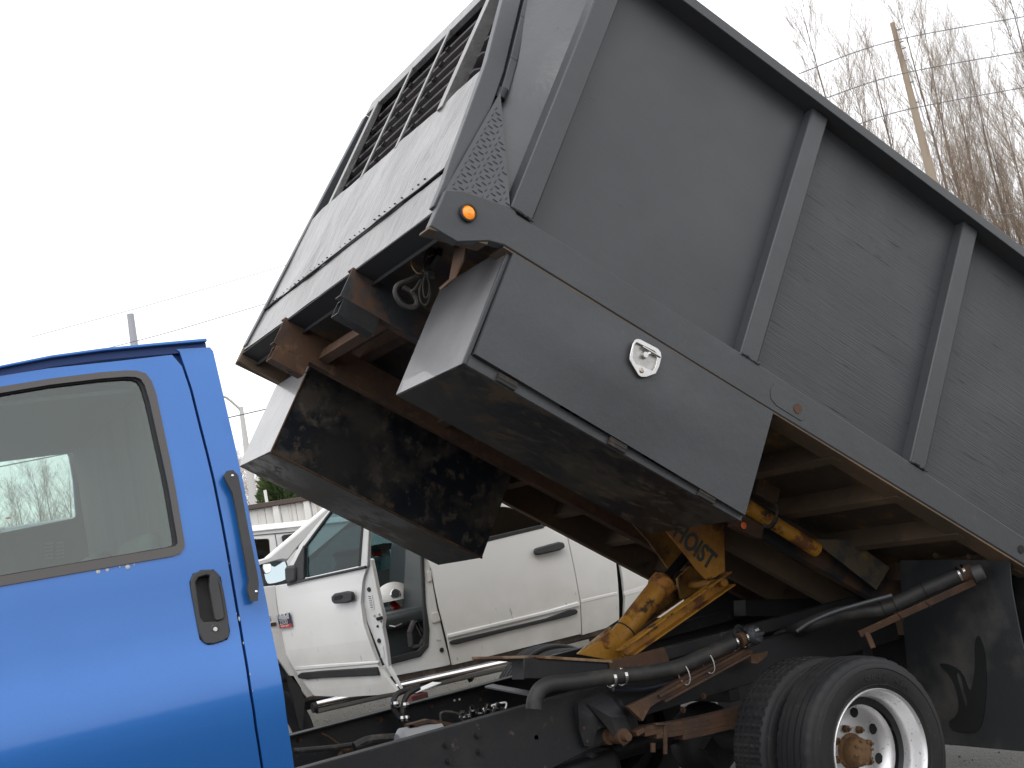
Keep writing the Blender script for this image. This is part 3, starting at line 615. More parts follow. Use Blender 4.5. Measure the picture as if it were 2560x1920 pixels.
# paint chips along the seam and under the window
for p, r in ([((q('M', (x, y))), r) for x, y, r in ((1378, 800, 9), (1402, 940, 5), (1440, 1118, 5), (1455, 1215, 3), (1320, 480, 3), (1362, 770, 3))]):
    u, v = cp.px(p); obj('paint_chip', MB().ball(cp.P(u, v, prof(u, v)-.0005), .0006*r, (.6, .4, 1.6), 7, 4), M['chip'], cdoor)
for x, y, r in ((565, 528, 9), (618, 518, 7), (735, 500, 10), (690, 500, 4), (772, 487, 4)):
    u, v = cp.px(q('M', (x, y))); obj('paint_chip', MB().ball(cp.P(u, v, prof(u, v)+.0), .0009*r, (1, .3, .9), 7, 4), M['chip'], cdoor)
# door handle
def hd(u, v): return prof(u, 1.55)
bez_i = cp.pxs(q('M', (1124, 590), (1140, 562), (1185, 548), (1235, 560), (1255, 600), (1283, 770), (1275, 800), (1250, 815), (1170, 820), (1150, 790)))
hp = lambda u, v: prof(u, v)
bz = obj('door_handle', sheet(cp, smooth_poly(holed, 1), .012, holes=[bez_i], disp=hp, off=-.009), M['plastic'], cdoor, bevel=.004, smooth=True)
obj('handle_recess', sheet(cp, [(u, v) for u, v in holed], .004, disp=hp, off=.045), M['plastic'], bz) if 0 else None
mb = sheet(cp, bez_i, .002, disp=hp, off=.04)
for i in range(len(bez_i)):
    a, b = bez_i[i], bez_i[(i+1) % len(bez_i)]; mb.add([cp.P(*a, hp(*a)), cp.P(*b, hp(*b)), cp.P(*b, hp(*b)+.04), cp.P(*a, hp(*a)+.04)], [(0, 1, 2, 3)])
obj('handle_recess', mb, M['plastic'], cdoor)
gr = cp.pxs(q('M', (1192, 548), (1240, 552), (1252, 585), (1288, 780), (1280, 800), (1240, 812), (1228, 790)))
obj('handle_grip', sheet(cp, smooth_poly(gr, 1), .018, disp=hp, off=-.016), M['plastic'], cdoor, bevel=.005, smooth=True)
u, v = cp.px(q('M', (1235, 860))); c = cp.P(u, v, hp(u, v)-.010)
obj('lock_boss', MB().lathe([(.0, -.002), (.013, -.002), (.017, .002)], c, (0, 1, 0), 24), M['plastic'], cdoor, smooth=True)
obj('door_lock', MB().lathe([(0, -.005), (.0065, -.005), (.0075, -.002)], c, (0, 1, 0), 16), M['lampwhite'], cdoor, smooth=True)
# grab handle
gh = q('C', (0, 500), (40, 495), (75, 530), (97, 640), (150, 930), (207, 1210), (216, 1270), (210, 1390), (160, 1400), (138, 1310), (148, 1250), (112, 1050), (60, 760), (35, 645), (0, 585), (-22, 540))
ghp = cp.pxs(gh)
gb = obj('grab_handle', sheet(cp, ghp, .020, grid=.05, disp=prof, off=-.042), M['plastic'], truck, bevel=.008, smooth=True, seg=3)
for x, y in ((20, 535), (182, 1330)):
    u, v = cp.px(q('C', (x+15, y)))
    obj('handle_foot', MB().beam(cp.P(u, v, prof(u, v)-.03), cp.P(u, v, prof(u, v)), .022, .03, (0, 0, 1)), M['plastic'], gb, bevel=.004)
    obj('screw', MB().ball(cp.P(u, v, prof(u, v)-.043), .006, (1, .5, 1), 10, 6), M['chrome'], gb)
# drip rail along the roof edge
topl = q('N', (-500, 1290), (-200, 1190), (0, 1125), (400, 1045), (800, 990), (1200, 950), (1620, 912)); botl = q('N', (-500, 1345), (-200, 1245), (0, 1175), (400, 1100), (800, 1046), (1200, 1010), (1620, 975))
mb = MB(); vv = []; v2 = []
for a, b in zip(topl, botl):
    ua, va = cp.px(a); ub, vb = cp.px(b); h = va-vb; D = prof(ua, vb)
    vv += [cp.P(ua, va, D-.018), cp.P(ua, va-h*.40, D-.018), cp.P(ua, va-h*.40, D+.09), cp.P(ua, va, D+.09)]
    v2 += [cp.P(ua, va-h*.40, D+.004), cp.P(ua, vb-.012, D+.004), cp.P(ua, vb-.012, D+.09), cp.P(ua, va-h*.40, D+.09)]
m_ = 4; n = len(topl); ff = [(m_*k+j, m_*k+(j+1) % m_, m_*(k+1)+(j+1) % m_, m_*(k+1)+j) for k in range(n-1) for j in range(m_)]+[tuple(range(m_)), tuple(m_*(n-1)+j for j in range(m_))[::-1]]
obj('rail_shade_strip', MB().add(v2, ff), M['bluedark'], truck)  # dark blue strip painted as the shade under the drip rail
obj('drip_rail', mb.add(vv, ff), M['blue'], truck, bevel=.003)
# painted shade strip between door top and rail
# roof, back wall, floor, far side, nose
zr = 2.47; YCF = 6.14
mb = MB(); mb.hexa([(-.9, CY+.22, zr-.12), (1.27, CY+.20, zr-.05), (1.27, YCF-.10, zr-.05), (-.9, YCF-.12, zr-.10), (-.7, CY+.32, zr-.05), (1.24, CY+.30, zr+.0), (1.24, YCF-.2, zr+.0), (-.7, YCF-.25, zr-.02)])
obj('roof', mb, M['blue'], truck, bevel=.03)
mb = MB(); mb.box(-.9, 1.26, CY+.24, YCF-.2, zr-.12, zr-.105); obj('headliner', mb, M['trim'], truck)
rw_ = PXp(1.315); hole = rw_.pxs([(374, 1105), (383, 1108), (392, 1150), (405, 1225), (412, 1290), (392, 1290), (380, 1200)])
hole = [(u, v) for u, v in hole]
back = [(CY+.10, .75), (CY+.10, 1.7), (CY+.20, 2.40), (YCF-.2, 2.40), (YCF-.10, 1.7), (YCF-.10, .75)]
obj('cab_back_wall', sheet(rw_, back, .02, holes=[hole]), M['blue'], truck)
obj('back_wall_trim', sheet(rw_, back, .004, holes=[hole], off=-.03), M['trim'], truck)
fp = PY(YCF); fh = fp.pxs([(-300, 1185), (0, 1143), (100, 1127), (158, 1124), (166, 1128), (172, 1140), (182, 1200), (189, 1291), (180, 1298), (0, 1334), (-300, 1385)])
fpoly = [(-1.0, .8), (-1.0, 2.3), (1.3, 2.45), (1.3, .8)]
obj('far_door', sheet(fp, fpoly, .02, holes=[fh]), M['blue'], truck)
obj('far_door_trim', sheet(fp, fpoly, .008, holes=[fh], off=-.03), M['trimreflect'], truck)
obj('far_window', sheet(fp, fh, .001), M['farglass'], truck)
for i in range(5):
    for j in range(2):
        a, b = q('M', (255+j*65, 370+i*21+j*-4)), q('M', (305+j*65, 362+i*21-j*4)); A_, B_ = at(a, YCF-.04), at(b, YCF-.04)
        obj('reflected_vent', MB().beam(A_, B_, .012, .006), M['trim'], truck)  # slots draw the building's vents as mirrored in the cab glass
mb = MB(); mb.box(-1.0, 1.3, CY+.05, YCF-.05, .72, .78); obj('cab_floor', mb, M['trim'], truck)
mb = MB(); mb.box(1.14, 1.30, 4.45, 5.9, .8, 2.38); obj('rear_cab_trim', mb, mat('cab_curtain_trim', (.17, .175, .165), .85, layers=[(3, 4, .4, .7, (.13, .135, .13), .85, (4, 4, .3))]), truck, bevel=.02)
# seat
def seat(y):
    mb = MB(); mb.box(.45, 1.0, y-.25, y+.25, 1.0, 1.18); s_ = obj('seat_cushion', mb, M['trim'], truck, bevel=.05, seg=4)
    mb = MB().hexa([(.95, y-.24, 1.15), (1.1, y-.24, 1.15), (1.1, y+.24, 1.15), (.95, y+.24, 1.15), (1.06, y-.2, 1.85), (1.16, y-.2, 1.85), (1.16, y+.2, 1.85), (1.06, y+.2, 1.85)])
    obj('seat_back', mb, M['trim'], truck, bevel=.05, seg=4)
seat(4.75); seat(5.6)
mb = MB().hexa([(-.95, CY+.1, 1.0), (-.4, CY+.1, 1.0), (-.4, YCF-.1, 1.0), (-.95, YCF-.1, 1.0), (-.95, CY+.1, 1.62), (-.55, CY+.1, 1.6), (-.55, YCF-.1, 1.6), (-.95, YCF-.1, 1.62)]); obj('dashboard', mb, M['trim'], truck, bevel=.05)
obj('steering_wheel', MB().tube([V((-.25, 4.75, 1.5))+V((.12*sin(a), .2*cos(a), .17*sin(a))) for a in [2*pi*k/24 for k in range(24)]], .015, 8, closed=True), M['inner'], truck)
# nose of the cab (outside the frame, seen in reflections)
mb = MB().hexa([(-1.9, CY+.1, .55), (-.26, CY+.02, .5), (-.26, YCF-.02, .5), (-1.9, YCF-.1, .55), (-1.9, CY+.2, 1.35), (-.26, CY+.08, 1.55), (-.26, YCF-.08, 1.55), (-1.9, YCF-.2, 1.35)]); obj('hood', mb, M['blue'], truck, bevel=.08, seg=4)
mb = MB()
for y_ in (CY+.08, YCF-.13): mb.beam((-.85, y_, 1.5), (-.35, y_+.03, zr-.08), .06, .06)
obj('windscreen_pillar', mb, M['blue'], truck, bevel=.01)

# ---- chassis
YR, YR2 = 4.74, 5.58
def railz(p, Y): return at(p, Y)
na = [at(p, YR) for p in [(700, 1937), (777, 1917)]+q('D', (1400, 1215), (2212, 1000))+q('O', (300, 880), (600, 812))]
zt = .868
def frame_rail(Y, sg, zoff):
    mb = MB(); top = zt+zoff
    pts = [(-1.6, top, .57), (2.6, top, .57), (2.95, top, .62), (3.2, top+.0, .68), (5.2, top+.0, .68)]
    th = .008; wd = .075
    pl = PY(Y)
    poly = [(x, z1) for x, z1, z0 in pts]+[(x, z0) for x, z1, z0 in pts[::-1]]
    y0 = Y if sg > 0 else Y-th
    sheet(PY(y0), poly, th, mb=mb)
    for (xa, ta, ba), (xb, tb, bb) in zip(pts, pts[1:]):
        ya, yb = sorted((Y+sg*th, Y+sg*wd))
        mb.hexa([(xa, ya, ta-th), (xb, ya, tb-th), (xb, yb, tb-th), (xa, yb, ta-th), (xa, ya, ta), (xb, ya, tb), (xb, yb, tb), (xa, yb, ta)])
        mb.hexa([(xa, ya, ba), (xb, ya, bb), (xb, yb, bb), (xa, yb, ba), (xa, ya, ba+th), (xb, ya, bb+th), (xb, yb, bb+th), (xa, yb, ba+th)])
    return obj('frame_rail', mb, M['chassis'], truck, bevel=.003)
fr1 = frame_rail(YR, 1, -.006); fr2 = frame_rail(YR2, -1, .032)
fr1['label'] = 'near chassis rail'; fr2['label'] = 'far chassis rail'
for x in (.9, 1.75, 2.35, 3.1, 3.7, 4.6):
    mb = MB(); mb.box(x, x+.06, YR+.01, YR2-.01, .62, .74); obj('frame_cross_member', mb, M['chassis'], truck, bevel=.004)
def bolt(p, Y, r=.012, par=None, m_='chassis', d=(0, -1, 0)):
    c = at(p, Y) if not isinstance(p, V) else p
    obj('bolt', MB().lathe([(0, .016), (r*.55, .016), (r*.55, .009), (r, .009), (r, 0)], c, d, 6), M[m_], par or truck)
for p in q('D', (1535, 1278), (1750, 1213), (1765, 1325), (1552, 1390)): bolt(p, YR, .014)
for p in q('D', (520, 1243), (1078, 1103), (1430, 1013), (1768, 965)): bolt(p, YR2-.008, .012, m_='rust')
for p in (q('D', (2160, 1225)), q('O', (310, 1117))): obj('frame_hole', MB().lathe([(0, 0), (.010, 0)], at(p, YR-.0015), (0, -1, 0), 16), M['dark'], truck)
for p in q('O', (655, 930), (662, 1045), (688, 1145)): bolt(p, YR-.02, .014, m_='rust')
for p in q('O', (1590, 800), (1430, 905)): bolt(p, YR-.0, .016, m_='rust')
for p in q('D', (1593, 970), (1628, 963)): obj('rail_hole', MB().lathe([(0, 0), (.006, 0)], at(p, YR2-.011), (0, -1, 0), 12), M['paper'], truck)
# spring hanger casting
hz = YR-.035
poly = PY(hz).pxs(q('O', (640, 835), (860, 755), (960, 830), (1010, 910), (1035, 1000), (1035, 1120), (1010, 1165), (980, 1188), (945, 1160), (915, 1090), (880, 1050), (820, 1040), (775, 1060), (755, 1120), (745, 1185), (685, 1185), (640, 1050), (622, 900)))
hg = obj('spring_hanger', sheet(PY(hz), poly, .035, grid=.03, disp=lambda u, v: .012*noise.noise(V((u*14, v*14, 0)))), M['chassis'], truck, bevel=.008, smooth=True)
mb = MB(); a, b = at(q('O', (845, 770)), hz), at(q('O', (1010, 1040)), hz)
mb.add([at(q('O', (850, 760)), hz), at(q('O', (700, 860)), hz), at(q('O', (880, 960)), hz-.05), at(q('O', (1000, 960)), hz-.05), at(q('O', (920, 800)), hz), at(q('O', (1035, 1090)), hz-.045), at(q('O', (960, 1170)), hz-.045)], [(0, 1, 2), (0, 2, 3, 4), (2, 6, 5, 3), (1, 6, 2)])
obj('hanger_rib', mb, M['chassis'], truck)
c = at(q('O', (985, 1110)), hz-.06); obj('spring_eye_bolt', MB().lathe([(0, -.035), (.018, -.035), (.02, -.02), (.02, .0), (.034, .0), (.034, .1), (0, .1)], c, (0, 1, 0), 20), M['rust'], truck, smooth=True)
c = at(q('O', (860, 1105)), hz+.04); obj('spring_eye', MB().lathe([(0, -.02), (.038, -.02), (.04, .0), (.04, .08)], c, (0, 1, 0), 24), M['rust'], truck, smooth=True)
# leaf spring pack
lf = [(1045, 1090), (1110, 1052), (1200, 1033), (1400, 1005), (1600, 965), (1760, 925), (1900, 890)]
for k in range(4):
    pts = [at(p, YR-.05) for p in q('O', *[(x, y+k*37) for x, y in lf[(0, 1, 2, 3)[k] if k < 3 else 3:]])]
    mb = MB()
    for a, b in zip(pts, pts[1:]): mb.beam(a, b, .0215, .075, (0, 1, 0))
    obj('leaf', mb, M['rust'], truck, bevel=.002)
a, b = at(q('O', (1300, 1010)), YR-.092), at(q('O', (1300, 1245)), YR-.092); mb = MB(); mb.beam(a, b, .018, .008, (0, 1, 0)); mb.beam(at(q('O', (1215, 1015)), YR-.09), at(q('O', (1300, 1012)), YR-.09), .010, .02, (0, 1, 0)); mb.beam(at(q('O', (1205, 1160)), YR-.09), at(q('O', (1205, 1230)), YR-.09), .02, .01, (0, 1, 0)); obj('spring_clip', mb, M['rust'], truck)
# axle and differential, shock, exhaust clutter beneath
mb = MB(); mb.tube([(3.813, 4.45, .397), (3.813, 5.9, .397)], .06, 16); mb.ball((3.813, 5.17, .40), .19, (1, .8, 1), 20, 12); obj('rear_axle', mb, M['chassis'], truck, smooth=True)
mb = MB(); mb.tube([(-1, 5.17, .55), (3.65, 5.17, .47)], .045, 12); obj('driveshaft', mb, M['chassis'], truck, smooth=True)
mb = MB(); mb.box(2.3, 3.1, YR+.1, YR2-.1, .3, .56); obj('fuel_tank', mb, M['chassis'], truck, bevel=.04, seg=3)
mb = MB(); mb.tube([at(q('O', (720, 1230)), 4.9), at(q('O', (700, 1420)), 4.9)], .05, 12); obj('shock_absorber', mb, M['chassis'], truck, smooth=True)
mb = MB(); mb.beam(at(q('O', (1600, 1160)), 4.8), at(q('O', (1760, 1330)), 4.8), .07, .05); obj('axle_strut', mb, M['chassis'], truck)
# air tank, valves and hoses between the rails
a, b = at(q('D', (1200, 1270)), 5.0), at(q('D', (1520, 1215)), 5.0); obj('air_tank', MB().tube([a, a+(b-a)*.08, a+(b-a)*.92, b], [.04, .062, .062, .04], 20), mat('grey_tank_paint', (.33, .33, .33), .5), truck, smooth=True)
pl_ = PY(5.0); 
mb = MB()
for a, b in ((q('D', (1265, 1148)), q('D', (1460, 1192))), (q('D', (1400, 1110)), q('D', (1620, 1145))), (q('D', (1265, 1148)), q('D', (1400, 1110)))): mb.beam(at(a, 5.0), at(b, 5.0), .014, .05, (0, 1, 0))
obj('tank_bracket', mb, M['rust'], truck)
vb = obj('valve_block', MB().beam(at(q('D', (1640, 1120)), 5.0), at(q('D', (1860, 1075)), 5.0), .05, .05), M['steel'], truck, bevel=.006)
for k, (x, y) in enumerate(((1665, 1100), (1720, 1060), (1770, 1080), (1820, 1055), (1880, 1050))):
    obj('fitting', MB().lathe([(0, .04), (.012, .04), (.012, .02), (.018, .02), (.018, -.02)], at(q('D', (x, y)), 4.95), (0.2*(k-2), -.4, 1), 8), M['steel'], vb)
cable(wp('D', [(1500, 1120), (1500, 1060), (1560, 1050), (1640, 1075), (1680, 1110)], 5.0), .006, M['wireblack'], 'air_hose')
cable(wp('D', [(1750, 1050), (1840, 1010), (1940, 985), (1950, 1010), (1930, 1050)], 5.0), .004, M['paper'], 'cable_loop')
cable(wp('D', [(1860, 1015), (1930, 1030), (1960, 1060), (1900, 1070)], 4.97), .007, M['wireblack'], 'air_hose')
cable(wp('D', [(1350, 865), (1290, 890), (1200, 925), (1170, 990), (1190, 1060), (1260, 1150), (1320, 1210)], 5.45), .014, M['wireblack'], 'hydraulic_hose')
cable(wp('D', [(1350, 880), (1270, 930), (1240, 1000), (1240, 1080), (1300, 1160)], 5.44), .014, M['wireblack'], 'hydraulic_hose')
for x, y in ((1183, 995), (1250, 1002), (1232, 1095), (1262, 1092)): c = at(q('D', (x, y)), 5.44); obj('hose_fitting', MB().lathe([(.018, -.012), (.021, 0), (.018, .012)], c, (.1, 0, 1), 10), M['steel'], truck)
cable(wp('D', [(670, 1200), (720, 1222), (780, 1265), (830, 1300)], 5.52), .006, M['rust'], 'brake_line')
mb = MB().ball(at(q('D', (845, 1310)), 5.45), .03, n=12, m=8); mb.tube(wp('D', [(800, 1360), (830, 1310), (885, 1330)], 5.45), .014, 8); obj('line_fitting', mb, M['rust'], truck, smooth=True)
cable(wp('D', [(480, 1320), (800, 1290), (1200, 1225)], 5.3), .012, M['wireblack'], 'brake_hose')
cable(wp('D', [(900, 1290), (1000, 1245), (1160, 1230), (1260, 1225)], 5.2), .02, M['wireblack'], 'brake_hose')
# sloping diagonal straps at D right
mb = MB(); mb.beam(at(q('D', (1830, 870)), 5.45), at(q('D', (2150, 930)), 5.1), .05, .008, (0, 0, 1)); obj('cross_strap', mb, mat('grey_strap', (.12, .12, .13), .5), truck)

# ---- hoist
HY = 5.12
hz0 = at(q('E', (815, 1350)), HY); hz1 = at(q('E', (1100, 985)), HY); ax = (hz1-hz0).normalized()
base = at(q('E', (735, 1455)), HY)
hc = obj('hoist_cylinder', MB().tube([base, hz0, hz0+ax*.004, hz1], [.056, .056, .056, .056], 28), M['yellow'], truck, smooth=True)
c = hz0+ax*.03; obj('cylinder_band', MB().lathe([(.0565, -.004), (.0590, 0), (.0565, .004)], c, ax, 28), M['dark'], hc)
obj('cylinder_gland', MB().lathe([(.022, .022), (.050, .022), (.064, .008), (.066, -.035), (.060, -.05), (.056, -.05)], hz1, ax, 28), mat('rusty_yellow', (.40, .16, .02), .6, layers=[(12, 6, .45, .6, (.13, .045, .015), .8)], bump=(40, .004)), hc, smooth=True)
rt = at(q('E', (1275, 775)), HY); obj('piston_rod', MB().tube([hz1, rt+(rt-hz1)*.5], .026, 20), mat('oily_black_rod', (.012, .012, .014), .15, metal=.3), hc, smooth=True)
# base clevis plates
cl = PY(HY-.075).pxs(q('E', (510, 1480), (640, 1400), (745, 1312), (800, 1370), (860, 1420), (870, 1500), (740, 1525)))
obj('clevis_plate', sheet(PY(HY-.075), cl, .012), M['yellow'], hc, bevel=.003)
cl = PY(HY+.075).pxs(q('E', (505, 1478), (600, 1395), (735, 1290), (765, 1330), (800, 1480)))
obj('clevis_plate', sheet(PY(HY+.075), cl, .012), mat('pale_yellow_plate', (.55, .40, .22), .6, layers=[(8, 6, .5, .65, (.2, .1, .05), .8)]), hc, bevel=.003)
for x, y in ((715, 1412), (835, 1478)): obj('pivot_pin', MB().lathe([(0, -.012), (.016, -.012), (.02, -.004), (.02, .01)], at(q('E', (x, y)), HY-.08), (0, 1, 0), 20), M['yellow'], hc, smooth=True)
# lift arm
ay = 4.97
A0, A1 = at(q('E', (770, 1450)), ay), at(q('E', (1530, 912)), ay); B0, B1 = at(q('E', (862, 1492)), ay), at(q('E', (1560, 1008)), ay)
mb = MB(); mb.hexa([A0, A1, A1+V((0, .008, 0)), A0+V((0, .008, 0)), B0, B1, B1+V((0, .008, 0)), B0+V((0, .008, 0))])
dn = (B1-A1).normalized()
mb.hexa([A0+V((0, -.05, 0)), A1+V((0, -.05, 0)), A1+V((0, .0, 0)), A0, A0+dn*.008+V((0, -.05, 0)), A1+dn*.008+V((0, -.05, 0)), A1+dn*.008, A0+dn*.008])
mb.hexa([B0+V((0, -.05, 0))-dn*.008, B1+V((0, -.05, 0))-dn*.008, B1-dn*.008, B0-dn*.008, B0+V((0, -.05, 0)), B1+V((0, -.05, 0)), B1, B0])
la = obj('lift_arm', mb, M['yellow'], truck, bevel=.002)
mb2 = MB(); off = V((0, .30, 0)); mb2.add([tuple(V(v)+off) for v in mb.v], mb.f); obj('lift_arm', mb2, M['yellowdirty'], truck)
obj('arm_pin', MB().lathe([(0, -.02), (.018, -.02), (.02, 0), (.02, .3)], at(q('E', (1505, 985)), ay-.02), (0, 1, 0), 18), M['yellow'], truck, smooth=True)
# crank plates
hy = 4.94
pp = PY(hy); ho = pp.pxs(q('E', (1120, 628), (1300, 560), (1522, 540), (1530, 912), (1420, 972), (1395, 960), (1330, 890), (1265, 800)))
pk = obj('hoist_plate', sheet(pp, ho, .014), M['yellow'], truck, bevel=.003); pk['label'] = 'yellow hoist plate with black lettering'
cc = pp.px(q('E', (1312, 742))); a = V(pp.px(q('E', (1190, 640)))); b = V(pp.px(q('E', (1395, 835)))); d = (b-a); ang = math.atan2(d.y, d.x)
obj('lettering', text_mb('HOIST', pp, cc[0]+.005, cc[1]+.005, .135, ang, .0008, sx=.72, bold=.004, off=-.002), M['print'], pk)
po = PY(5.35); ho = po.pxs(q('E', (790, 465), (860, 500), (1105, 600), (1270, 780), (1200, 870), (1140, 892), (1000, 700)))
obj('hoist_plate', sheet(po, ho, .014), M['yellowdirty'], truck, bevel=.003)
po = PY(5.2); ho = po.pxs(q('E', (1200, 955), (1290, 870), (1380, 945), (1400, 1010), (1300, 1070), (1225, 1100)))
obj('hoist_link', sheet(po, ho, .02), M['yellowdirty'], truck, bevel=.003)
po = PY(5.3); ho = po.pxs(q('E', (1180, 990), (1250, 1000), (1210, 1110), (1110, 1190), (1080, 1180), (1160, 1080)))
obj('hoist_link', sheet(po, ho, .02), M['rust'], truck, bevel=.003)
# seen above: yellow yoke under the box
mb = MB(); mb.beam(at(q('E', (980, 380)), 5.1), at(q('E', (1060, 620)), 5.1), .10, .05); mb.beam(at(q('E', (1180, 380)), 5.1), at(q('E', (1240, 600)), 5.1), .09, .05); obj('hoist_yoke', mb, M['yellowdirty'], truck, bevel=.01)
# yellow hydraulic tube and beam at the back
a, b = at(q('G', (300, 1290)), 4.64), at(q('G', (780, 1590)), 4.64); obj('hoist_tube', MB().tube([a, b], .036, 20), M['yellow'], truck, smooth=True)
c = a+(b-a)*.33; obj('hose_clip', MB().lathe([(.037, -.006), (.042, -.006), (.042, .006), (.037, .006)], c, b-a, 20), M['chassis'], truck)
cable(wp('G', [(490, 1270), (505, 1310), (495, 1370), (460, 1420), (425, 1430), (420, 1410)], 4.57), .008, M['wireblack'], 'rubber_hook')
mb = MB().hexa([at(p, y) for y in (4.64, 4.72) for p in q('F', (740, 75), (1023, 83), (1286, 274), (1192, 429))]); obj('hoist_beam', mb, M['beam'], truck, bevel=.004)
po = PY(4.66); obj('hinge_bracket', sheet(po, po.pxs(q('G', (200, 1420), (300, 1310), (420, 1390), (405, 1515), (330, 1490))), .05), M['rust'], truck, bevel=.004)
obj('paint_spot', MB().ball(at(q('G', (275, 1420)), 4.65), .018, (1, .3, 1), 8, 5), M['orange'], truck)
po = PY(4.70); obj('bracket_plate', sheet(po, po.pxs(q('G', (385, 1010), (540, 1130), (515, 1250), (480, 1270), (360, 1200))), .03), M['under'], truck, bevel=.004)
# sub-frame box under the hoist
po = PY(4.80); sf = po.pxs(q('E', (140, 1510), (220, 1498), (740, 1530), (745, 1640), (600, 1650), (140, 1650)))
mb = sheet(po, sf, .01); obj('sub_frame_side', mb, M['chassis'], truck, bevel=.004)
A_ = [at(p, y) for p, y in ((q('E', (220, 1498)), 4.80), (q('E', (740, 1530)), 4.80))]
A0_ = A_[0]; A1_ = A_[1]
mb = MB().hexa([A0_+V((0, -.012, -.008)), A1_+V((0, -.012, -.008)), A1_+V((0, .62, -.008)), A0_+V((0, .62, -.008)), A0_+V((0, -.012, .006)), A1_+V((0, -.012, .006)), A1_+V((0, .62, .006)), A0_+V((0, .62, .006))])
obj('sub_frame_top', mb, mat('rusty_pale_plate', (.32, .22, .13), .75, layers=[(6, 6, .45, .6, (.14, .07, .035), .8)]), truck, bevel=.003)
po = PY(4.79); obj('mount_plate', sheet(po, po.pxs(q('E', (725, 1530), (860, 1495), (1110, 1430), (1140, 1500), (1150, 1560), (900, 1600), (745, 1640))), .01), M['rust'], truck, bevel=.003)
po = PY(5.1); obj('sub_frame_web', sheet(po, po.pxs(q('E', (135, 1500), (230, 1490), (250, 1640), (140, 1660))), .12), M['chassis'], truck, bevel=.004)
mb = MB(); mb.beam((3.1, 4.86, .905), (5.0, 4.86, .905), .06, .05); mb.beam((3.1, 5.46, .93), (5.0, 5.46, .93), .06, .05); obj('sub_frame_rail', mb, M['chassis'], truck, bevel=.004)
# plates behind the hoist
po = PY(5.75); obj('splash_plate', sheet(po, po.pxs(q('E', (1250, 1100), (1540, 1010), (1690, 1030), (1680, 1200), (1255, 1340))), .01), M['flap'], truck)
for pts_, Y in (([(1670, 1105), (2300, 1090), (2300, 1225), (1670, 1215)], 5.3),):
    po = PY(Y); obj('hinge_tube_beam', sheet(po, po.pxs(q('E', *pts_)), .1), M['dark'], truck)

# ---- fuel filler hoses
def ring(c, axd, r, w_, m_, par, n=28): return obj('hose_clamp', MB().lathe([(r, -w_/2), (r+.003, -w_/2), (r+.003, w_/2), (r, w_/2)], c, axd, n), m_, par)
FY = 4.58
fh1 = cable(wp('O', [(290, 900), (300, 820), (345, 745), (430, 705), (600, 690), (880, 650), (1100, 630), (1300, 600), (1440, 560), (1600, 490), (1830, 385)], FY), .034, M['pvc'], 'filler_hose', n=18, sub=8)
def dirp(a, b, Y=FY): return (at(q('O', b), Y)-at(q('O', a), Y)).normalized()
ring(at(q('O', (885, 668)), FY), dirp((700, 680), (1000, 645)), .0345, .014, M['steel'], fh1); ring(at(q('O', (970, 652)), FY), dirp((700, 680), (1000, 645)), .0345, .014, M['steel'], fh1)
for x, y in ((893, 722), (957, 590)): obj('clamp_screw', MB().lathe([(0, -.006), (.005, -.006), (.006, .006), (0, .008)], at(q('O', (x, y)), FY-.02), (0, -1, .3), 8), M['steel'], fh1)
d_ = dirp((1500, 535), (1830, 390))
ring(at(q('O', (1822, 392)), FY), d_, .036, .010, M['steel'], fh1); ring(at(q('O', (1900, 360)), FY), d_, .038, .010, M['steel'], fh1)
zt_ = mat('zip_tie', (.5, .5, .48), .5)
for (x, y) in ((1440, 625), (1628, 540)):
    c = at(q('O', (x, y)), FY); e = d_.cross(V((0, 1, 0))).normalized()
    obj('zip_tie', MB().tube([c+e*.052*cos(k*2*pi/26)+V((0, 1, 0))*.042*sin(k*2*pi/26) for k in range(26)], .0025, 5, closed=True), zt_, fh1)
neck = at(q('O', (1900, 360)), FY); cc = at(q('O', (1975, 335)), FY-.02)
obj('filler_neck', MB().tube([neck-d_*.03, neck+d_*.02], .034, 20), M['rust'], fh1)
fd = V((.30, -.80, .22)).normalized()
cap = obj('filler_cap', MB().lathe([(0, .030), (.034, .030), (.040, .026), (.044, .014), (.044, -.004), (.040, -.01), (.048, -.012), (.048, -.022), (0, -.022)], cc, fd, 36, mod=lambda k, j, r: r*(1.0 if j in (0, 1, 5, 6, 7, 8) or k % 2 else 1.03)), mat('cap_plastic', (.04, .043, .048), .45, layers=[(40, 4, .55, .7, (.10, .10, .10), .6)]), truck, smooth=True)
e1 = fd.cross(V((0, 0, 1))).normalized(); e2 = e1.cross(fd)
obj('cap_grip', MB().beam(cc+fd*.034+e1*.034-e2*.006, cc+fd*.034-e1*.034-e2*.006, .016, .012, fd), M['plastic'], cap, bevel=.002)
capl = Plane(cc+fd*.0315, -e1, e2 if e2.z > 0 else -e2, -fd)
obj('cap_print', text_mb('DIESEL', capl, 0, .017, .013, 0, .0005, off=-.0005), M['paper'], cap)
